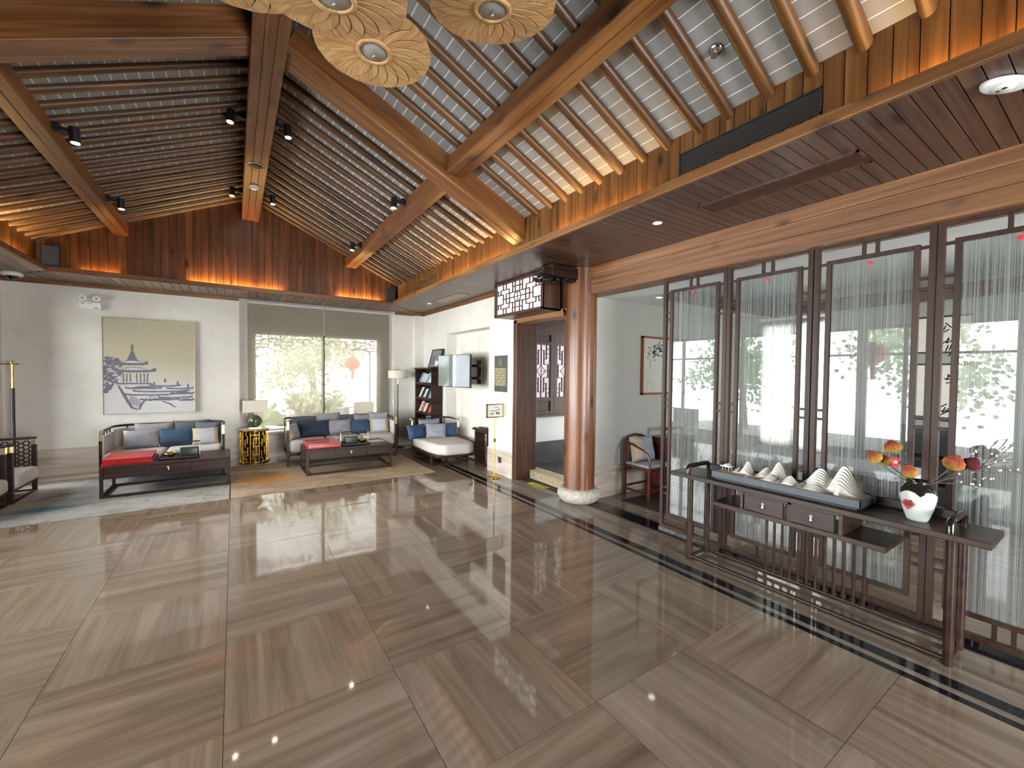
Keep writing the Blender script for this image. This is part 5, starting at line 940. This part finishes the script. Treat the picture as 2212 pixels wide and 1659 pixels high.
o = thing('framed_scroll', 'red-framed ink flower picture on the tea room wall', 'picture', (5.05, 3.735, 1.28)); part(o, 'frame', 'frame_red', lambda b: (b.box(-.49, -.465, -.03, 0, 0, .79), b.box(.465, .49, -.03, 0, 0, .79), b.box(-.49, .49, -.03, 0, 0, .025), b.box(-.49, .49, -.03, 0, .765, .79))); part(o, 'sheet', 'painting_ground', lambda b: b.box(-.47, .47, -.012, -.004, .02, .77))
def inkflower(b):
    rnd = random.Random(5)
    for k in range(60):
        t = rnd.random(); x = -.1-.22*t+rnd.gauss(0, .05); z = .63-.06*t+rnd.gauss(0, .05); b.add([(x, -.0135, z), (x+.025*rnd.random()+.01, -.0135, z+.01), (x+.02, -.0135, z+.02), (x-.01, -.0135, z+.015)], [(0, 1, 2, 3)])
    b.box(-.315, -.31, -.0135, -.0125, .34, .5)
part(o, 'ink_flower', 'ink', inkflower)
part(o, 'crane', 'ink_pale', lambda b: b.tube([(-.38, -.013, .03), (-.37, -.013, .15), (-.32, -.013, .2), (-.27, -.013, .16), (-.24, -.013, .03)], .005, 6))
tag(MB().box(3.95, 5.6, 2.2, 3.49, 0, .012).build('tea_room_mat', 'mat_dark'), 'dark brown mat on the tea room floor', 'rug')
o = thing('tea_table', 'long tea table with white top behind the glass screens', 'table', (5.3, 1.9, 0)); part(o, 'top', 'fabric_white', lambda b: b.box(-.35, .35, -.8, .8, .62, .66), bevel=.004); part(o, 'apron', RW, lambda b: b.box(-.32, .32, -.76, .76, .54, .62))
for x in (-.3, .3):
    for y in (-.72, .72): part(o, 'leg', RW, lambda b: b.box(x-.025, x+.025, y-.025, y+.025, .0, .54))
for z0, z1, lab, sd in ((1.86, 2.26, 'upper calligraphy panel on the tea room far wall', 2), (1.06, 1.70, 'lower calligraphy panel on the tea room far wall', 3)):
    o = thing('calligraphy_panel', lab, 'calligraphy', (6.945, 1.36, z0)); part(o, 'sheet', 'paper', lambda b: b.box(-.012, 0, -.28, .2, 0, z1-z0)); part(o, 'batten', 'black_plastic', lambda b: (b.box(-.02, 0, -.29, .21, z1-z0, z1-z0+.02), b.box(-.02, 0, -.29, .21, -.02, 0)))
    rnd = random.Random(sd)
    def strokes(b):
        for c in range(2):
            zc = (z1-z0)*(.72-.45*c)
            for k in range(6): y0, zz = -.12+rnd.gauss(0, .03), zc+rnd.gauss(0, .05); b.bar((-.0135, y0, zz), (-.0135, y0+rnd.choice((.09, .02, -.05)), zz+rnd.choice((.01, -.07, -.06))), .012, .002, up=(1, 0, 0))
    part(o, 'brushwork', 'ink', strokes)
o = thing('black_shelf', 'low black shelf under the calligraphy panels in the tea room', 'shelf', (6.75, 1.4, 0)); part(o, 'case', 'black_plastic', lambda b: (b.box(-.2, .19, -.5, .5, .9, .97), b.box(-.2, .19, -.5, -.46, 0, .9), b.box(-.2, .19, .46, .5, 0, .9), b.box(.15, .19, -.5, .5, 0, .9)))
for z in (.3, .6): part(o, 'shelf', 'black_plastic', lambda b: b.box(-.19, .15, -.46, .46, z, z+.03))
# ------------------------------------------------------------------ console table (front faces -x)
CW = 'console_wood'
co = thing('console_table', 'long dark console table with upturned handles in front of the glass screens', 'console table', (3.14, 1.31, 0))
part(co, 'top', CW, lambda b: (b.box(0, .34, -.92, .925, .69, .725), ), bevel=.004)
for y in (-.77, .77):
    for x in (.06, .31): part(co, 'leg', CW, lambda b: b.lathe([(.021, 0), (.0235, .3), (.0225, .69)], 14, (x, y, 0)))
    part(co, 'foot_rail', CW, lambda b: b.cyl((.06, y, .03), (.31, y, .03), .014, n=10))
    part(co, 'handle', 'console_gloss', lambda b: (b.tube([(.02, y, .72), (.02, y, .765), (.03, y, .785), (.06, y, .792), (.28, y, .792), (.31, y, .785), (.325, y, .765), (.325, y, .72)], .019, 10),))
part(co, 'foot_rail', CW, lambda b: b.cyl((.06, -.77, .03), (.06, .77, .03), .014, n=10)); part(co, 'foot_rail', CW, lambda b: b.cyl((.31, -.77, .03), (.31, .77, .03), .014, n=10))
part(co, 'back_rail', 'console_gloss', lambda b: (b.box(.315, .338, -.77, .77, .725, .785),), bevel=.006)
part(co, 'shelf', CW, lambda b: b.box(.0, .34, -.515, .54, .528, .562), bevel=.003)
part(co, 'drawer_case', CW, lambda b: (b.box(.004, .34, .305, .325, .56, .69), b.box(.004, .34, -.305, -.285, .56, .69), b.box(.004, .34, .305-.32, .305-.30, .56, .69), b.box(.004, .02, -.29, .31, .677, .69)))
for y0, y1 in ((.032, .295), (-.264, -.008)):
    q = part(co, 'drawer', CW, lambda b: b.box(.0, .018, y0, y1, .567, .678), bevel=.002); ym = (y0+y1)/2
    part(q, 'pull', 'pewter', lambda b: (b.lathe([(0, 0), (.009, .004), (.011, .012), (.006, .022), (.005, .03), (.007, .04), (0, .044)], 12, (-.006, ym, .598)), b.cyl((-.004, ym, .636), (.002, ym, .636), .010, n=10)))
for k in range(12): yy = .27-.055*k; part(co, 'baluster', CW, lambda b: b.cyl((.30, yy, .04), (.30, yy, .53), .010, n=8))
# sand tray landscape
tr = thing('sand_tray', 'long slate-blue sand tray with white miniature mountains on the console', 'sand tray', (3.33, 1.415, .725))
part(tr, 'tray', 'tray_slate', lambda b: (b.box(-.14, .14, -.485, .485, .012, .018), b.box(-.14, -.13, -.485, .485, .012, .065), b.box(.13, .14, -.485, .485, .012, .065), b.box(-.14, .14, -.485, -.475, .012, .065), b.box(-.14, .14, .475, .485, .012, .065)), bevel=.002); part(tr, 'plinth', 'black_plastic', lambda b: b.box(-.125, .125, -.46, .46, 0, .012))
def sand(b):
    N, M_ = 10, 40; v = []
    for i in range(N+1):
        for j in range(M_+1): x, y = -.13+.26*i/N, -.475+.95*j/M_; v.append((x, y, .056+.003*math.sin(9*x*5+y*20)*math.cos(y*31)+.002*math.sin(70*y)))
    b.add(v, [(i*(M_+1)+j, (i+1)*(M_+1)+j, (i+1)*(M_+1)+j+1, i*(M_+1)+j+1) for i in range(N) for j in range(M_)], 0, True)
part(tr, 'sand', 'sand', sand)
def mount(b, y, w, h, x, peaks, dep):
    # overlapping terraced sheets, each lower and nearer, as laser-cut contour mountains
    n = 7
    for k in range(n):
        s = 1-k/n*.75; xx = x-dep*(k/n-.5); top = []
        for i in range(25):
            u = -1+2*i/24; z = 0
            for c, a, q in peaks: z = max(z, a*math.exp(-((u-c)/q)**2*1.0)*max(0, 1-((u-c)/(q*2.4))**2))
            top.append((y+u*w/2*(.85+.15*s), .056+h*z*s))
        poly = [(y-w/2, .054)]+top+[(y+w/2, .054)]
        b.prism(poly, 'x', xx-dep/n/2*1.02, xx+dep/n/2*.55)
        b.prism([(y-w/2, .054)]+[(py, pz+.0022) for py, pz in top]+[(y+w/2, .054)], 'x', xx+dep/n/2*.1, xx+dep/n/2*.45, 1)
for y, w, h, x, pk, dp_ in ((.285, .22, .095, .01, [(0, 1, .35), (.6, .35, .3)], .07), (.08, .30, .125, .02, [(-.05, 1, .32), (.5, .55, .35)], .10), (.06, .2, .045, -.07, [(.2, 1, .5), (-.5, .5, .3)], .05), (-.06, .24, .06, -.06, [(.1, 1, .4), (-.55, .45, .3)], .06), (-.28, .42, .17, .03, [(-.22, 1, .34), (.42, .75, .38)], .12), (-.2, .26, .04, -.085, [(0, 1, .5), (.6, .5, .3)], .04)):
    part(tr, 'mountain', ['porcelain_white', 'contour_brown'], lambda b: mount(b, y, w, h, x, pk, dp_))
part(tr, 'pagoda', 'porcelain_white', lambda b: b.lathe([(.012, .05), (.013, .06), (.017, .062), (.011, .07), (.011, .08), (.015, .082), (.009, .09), (.009, .1), (.013, .102), (.007, .11), (.007, .118), (.010, .12), (.003, .132), (0, .142)], 10, (-.075, -.335, 0)))
part(tr, 'pavilion', 'porcelain_white', lambda b: ([b.cyl((px, .43+py, .05), (px, .43+py, .09), .0022, n=6) for px in (-.02, .02) for py in (-.025, .025)], b.prism([(-.04, .088), (.04, .088), (.05, .097), (.02, .098), (0, .112), (-.02, .098), (-.05, .097)], 'x', -.03, .03)) and None if False else ([b.cyl((px, .43+py, .05), (px, .43+py, .09), .0022, n=6) for px in (-.02, .02) for py in (-.025, .025)], b.prism([(.43-.036, .088), (.43+.036, .088), (.43+.046, .097), (.43+.018, .098), (.43, .112), (.43-.018, .098), (.43-.046, .097)], 'x', -.028, .028)))
part(tr, 'pebble', 'porcelain_white', lambda b: b.sphere((-.1, .23, .058), .012, 10, 6, sq=(1.2, 1.4, .6)))
part(tr, 'emblem', 'fabric_silver', lambda b: (b.tube([(-.1415, .075+.012*math.cos(t), .038+.012*math.sin(t)) for t in [2*math.pi*i/18 for i in range(18)]], .0012, 5, closed=True), b.box(-.142, -.14, .073, .077, .03, .046)))
# vase
va = thing('flower_vase', 'white vase with brown scalloped shoulder and red diamond on the console', 'vase', (3.30, .70, .725), group=None)
part(va, 'body', 'vase_glaze', lambda b: b.lathe([(0, .0), (.044, 0), (.05, .012), (.068, .07), (.08, .13), (.0815, .155), (.077, .18), (.062, .205), (.051, .215), (.049, .222), (.053, .228), (.051, .232), (.045, .228), (.043, .21), (.06, .17), (.0, .16)], 40))
va.rotation_euler = (0, 0, -.3)
dm = part(va, 'red_diamond', 'red_print', lambda b: b.add([(0, 0, -.036), (0, -.033, 0), (0, 0, .036), (0, .033, 0), (.002, 0, -.036), (.002, -.033, 0), (.002, 0, .036), (.002, .033, 0)], [(3, 2, 1, 0), (4, 5, 6, 7), (0, 1, 5, 4), (1, 2, 6, 5), (2, 3, 7, 6), (3, 0, 4, 7)]))
ad = 3.12; dm.rotation_euler = (0, .16, ad-math.pi); dm.location = (.0805*math.cos(ad), .0805*math.sin(ad), .104)
tx = text('character', '\u798f', .042, 'ink', dm, (-.0012, 0, 0), (H, 0, -H), .0003)
# flowers
def protea(lab, base, tip, wd, ln, mat='protea', cr=True):
    b = Vector(base); t = Vector(tip); d = ((t-b).normalized()+Vector((-.15, 0, .75))).normalized()
    o = thing('protea_stem', lab, 'flower', (0, 0, 0), group='orange protea stems in the vase')
    part(o, 'stem', 'stem', lambda m: m.tube([b, b.lerp(t, .5)+Vector((0, 0, -.01)), t], .0032, 6))
    m = MB(); n = 46
    for ring, (rr, cv) in enumerate(((1.0, .0), (.72, .012), (.42, .02))):
        for k in range(n if ring == 0 else n//2):
            a = 2*math.pi*k/(n if ring == 0 else n//2)+ring*.2; c, s = math.cos(a), math.sin(a); R = wd*rr
            pts = [(0.004*c, .004*s, .0), (R*.75*c, R*.75*s, ln*.12), (R*c, R*s, ln*.45), (R*.93*c, R*.93*s, ln*.8+cv), (R*.55*c, R*.55*s, ln+cv), (R*.3*c, R*.3*s, ln*.93+cv)]
            m.tube(pts, .0019, 4)
    h_ = m.build('bloom', mat, o, tuple(t)); h_.rotation_euler = d.to_track_quat('Z', 'Y').to_euler()
    q = MB(); q.sphere((0, 0, ln*.45), wd*.6, 14, 8, sq=(1, 1, ln/wd*.55)); qq = q.build('bloom_core', 'protea_core', h_)
    return o
VB = (3.30, .70, .93)
protea('yellow orange protea lowest in the vase beside the rim', (3.30, .715, .93), (3.285, .73, .972), .036, .055)
protea('orange protea farthest to the left of the vase', (3.29, .72, .93), (3.26, .875, 1.035), .038, .052)
protea('broad orange protea highest over the vase', (3.31, .72, .93), (3.34, .82, 1.095), .045, .055)
protea('brownish protea tucked under the highest one', (3.32, .71, .93), (3.33, .835, 1.015), .03, .045)
protea('yellow and pink protea leaning to the branch side of the vase', (3.30, .68, .93), (3.28, .57, 1.055), .045, .06)
protea('dark red protea behind the yellow and pink one', (3.32, .685, .93), (3.33, .515, 1.06), .036, .05, 'dark_red')
tg = tag(MB().prism([(-.013, -.024), (.013, -.024), (.016, -.01), (.011, 0), (.016, .01), (.013, .026), (0, .032), (-.013, .026), (-.016, .01), (-.011, 0), (-.016, -.01)], 'x', -.001, .001).build('red_tag', 'red_print', None, (3.26, .795, 1.045), (.1, 0, .3)), 'small red paper charm hanging among the protea stems', 'charm')
text('character', '\u5409', .022, 'paper', tg, (-.0016, 0, .003), (H, 0, -H), .0002)
br = thing('budded_branch', 'dry branch with white buds reaching past the right of the vase', 'branch', (0, 0, 0)); rnd = random.Random(8)
TW = [[(3.31, .67, .93), (3.32, .58, .99), (3.34, .47, 1.06), (3.35, .40, 1.12), (3.36, .36, 1.13)], [(3.34, .47, 1.06), (3.33, .44, 1.12), (3.32, .40, 1.17), (3.32, .38, 1.2)], [(3.34, .5, 1.04), (3.36, .42, 1.05), (3.38, .37, 1.08), (3.38, .33, 1.06)], [(3.32, .58, .99), (3.3, .5, 1.0), (3.3, .44, 1.02), (3.31, .41, 1.015)], [(3.31, .66, .95), (3.31, .55, .97), (3.3, .46, .975)], [(3.33, .52, 1.05), (3.33, .5, 1.13), (3.33, .47, 1.18)], [(3.33, .44, 1.12), (3.35, .41, 1.17), (3.36, .385, 1.22), (3.36, .38, 1.235)]]
part(br, 'twig', 'stem_brown', lambda b: [b.tube(t, .0028, 6) for t in TW])
for t in TW:
    for k in range(5):
        i = rnd.randrange(1, len(t)-1) if len(t) > 2 else 0; p = Vector(t[i]).lerp(Vector(t[i+1]), rnd.random())+Vector((rnd.gauss(0, .006), rnd.gauss(0, .006), rnd.gauss(.004, .006)))
        part(br, 'bud', 'porcelain_white', lambda b: b.sphere((0, 0, 0), .0048, 8, 6, sq=(1, 1, 1.25)), loc=tuple(p))
# ------------------------------------------------------------------ courtyard outside
tag(MB().box(-1.6, 5.4, 8.92, 14.0, -.2, -.1).build('ground_courtyard', 'paving'), 'stone terrace of the courtyard outside the shaded window', 'ground', kind='structure')
tag(MB().box(-7.4, -2.81, .0, 8.9, -.2, -.1).build('ground_terrace', 'paving'), 'stone terrace outside the side window', 'ground', kind='structure')
tag(MB().box(-.6, 4.0, -4.6, -3.21, -.2, -.02).build('ground_fill_door', 'paving'), 'stone landing outside the added fill doors', 'ground', kind='structure')
po = thing('added_porch_shade', 'unseen timber porch roof added to shade the side window', 'roof', kind='structure')  # added out of view to cut sky light through the side window
part(po, 'shade_slab', 'door_wood', lambda b: b.box(-4.8, -2.82, .3, 6.7, 2.62, 2.72)); 
for y in (.5, 3.5, 6.5): part(po, 'post', 'door_wood', lambda b: b.cyl((-4.6, y, -.1), (-4.6, y, 2.62), .1, n=16))
def tree(lab, x, y, h, r, mat, n=1500, trunk=True, seed=1):
    o = thing('garden_tree', lab, 'tree', (x, y, -.1), group='garden trees outside'); rnd = random.Random(seed)
    if trunk: part(o, 'trunk', 'bark', lambda b: b.tube([(0, 0, 0), (.05, .03, h*.3), (-.03, .05, h*.6), (0, 0, h*.85)], .1, 8, rs=[.12, .09, .07, .03]))
    def leaves(b):
        cl = [(rnd.gauss(0, r*.45), rnd.gauss(0, r*.45), h*.65+rnd.gauss(0, h*.16)) for _ in range(14)]
        for k in range(n):
            c = rnd.choice(cl); p = Vector((c[0]+rnd.gauss(0, r*.25), c[1]+rnd.gauss(0, r*.25), max(.0 if not trunk else .3, c[2]+rnd.gauss(0, r*.25)))); a = Vector((rnd.gauss(0, 1), rnd.gauss(0, 1), rnd.gauss(0, 1))).normalized(); s = .09+.06*rnd.random(); q = a.orthogonal().normalized()*s*.5; w = a*s
            b.add([p-w*.5, p+q, p+w*.5, p-q], [(0, 1, 2, 3)])
    f = part(o, 'foliage', mat, leaves); f['kind'] = 'stuff'; return o
tree('leafy green tree outside behind the table lamp blind', -.4, 12.4, 2.3, .6, 'foliage_pale', 1500, seed=1); tree('low green shrub outside the lower window corner', .5, 10.2, .8, .4, 'foliage', 900, False, 3)
tree('leafy shrub outside behind the three-seat sofa blind', 1.5, 10.9, 1.2, .4, 'foliage_pale', 1500, seed=11); tree('bushy tree in the courtyard corner behind the window', 5.4, 13.2, 2.9, .7, 'foliage', 1900, seed=12); tree('tall courtyard tree whose crown fills the window top', 1.9, 13.4, 3.4, 1.1, 'foliage_pale', 2300, seed=13)
tree('garden tree outside the side window near the canvas wall', -6.0, 6.8, 3.2, 1.2, 'foliage', 2300, seed=5); tree('garden tree outside the middle of the side window', -6.4, 2.9, 3.4, 1.2, 'foliage_pale', 2200, seed=6); tree('garden bush outside the added porch end of the side window', -6.2, -.9, 2.4, .8, 'foliage', 1800, seed=15)
def lantern(lab, x, y, z, s=1):
    o = thing('red_lantern', lab, 'lantern', (x, y, z), group='red lanterns outside'); part(o, 'globe', 'lantern_red', lambda b: b.lathe([(.1*s, -.2*s), (.22*s, -.12*s), (.26*s, 0), (.22*s, .12*s), (.1*s, .2*s)], 20)); part(o, 'cap', 'gold', lambda b: (b.cyl((0, 0, .2*s), (0, 0, .25*s), .1*s, n=14), b.cyl((0, 0, -.25*s), (0, 0, -.2*s), .1*s, n=14), b.cyl((0, 0, .25*s), (0, 0, .5*s), .006, n=6))); part(o, 'stand', 'black_metal', lambda b: b.tube([(.45, 0, -z-.1), (.45, 0, .4*s), (.35, 0, .5*s), (0, 0, .5*s)], .02, 8)); part(o, 'tassel', 'lantern_red', lambda b: b.cyl((0, 0, -.55*s), (0, 0, -.25*s), .035*s, .05*s, n=8))
lantern('red lantern outside the window over the three-seat sofa', 2.6, 11.5, 1.75, .75); lantern('red lantern outside the side window', -4.2, 3.2, 2.05, 1.0); lantern('small red lantern far outside the window', 4.6, 12.2, 1.75, .5)
def outchair(lab, x, y, rz):
    o = thing('garden_chair', lab, 'chair', (x, y, -.1), rz, 'garden chairs outside'); m = 'fabric_grey'
    part(o, 'seat', m, lambda b: b.box(-.24, .24, -.24, .24, .40, .45), bevel=.01); part(o, 'backrest', m, lambda b: b.box(-.24, .24, .2, .24, .45, .88), bevel=.01)
    for xx in (-.21, .21):
        for yy in (-.21, .21): part(o, 'leg', m, lambda b: b.cyl((xx, yy, 0), (xx, yy, .4), .018, n=8))
        part(o, 'armrest', m, lambda b: (b.box(xx-.02, xx+.02, -.22, .22, .62, .65), b.cyl((xx, -.2, .4), (xx, -.2, .62), .015, n=8)))
outchair('garden chair outside behind the gap of the blinds', 2.0, 11.4, math.pi); outchair('garden chair outside in the middle of the window', 2.8, 11.2, math.pi*.95); outchair('garden chair outside near the floor lamp', 3.6, 11.6, math.pi*1.1)
o = thing('garden_table', 'low garden table outside between the chairs', 'table', (3.3, 12.1, -.1)); part(o, 'top', 'white_wall', lambda b: b.box(-.9, .9, -.45, .45, .68, .73), bevel=.01); part(o, 'leg', 'fabric_grey', lambda b: b.box(-.8, -.72, -.35, .35, 0, .68)); part(o, 'leg', 'fabric_grey', lambda b: b.box(.72, .8, -.35, .35, 0, .68))
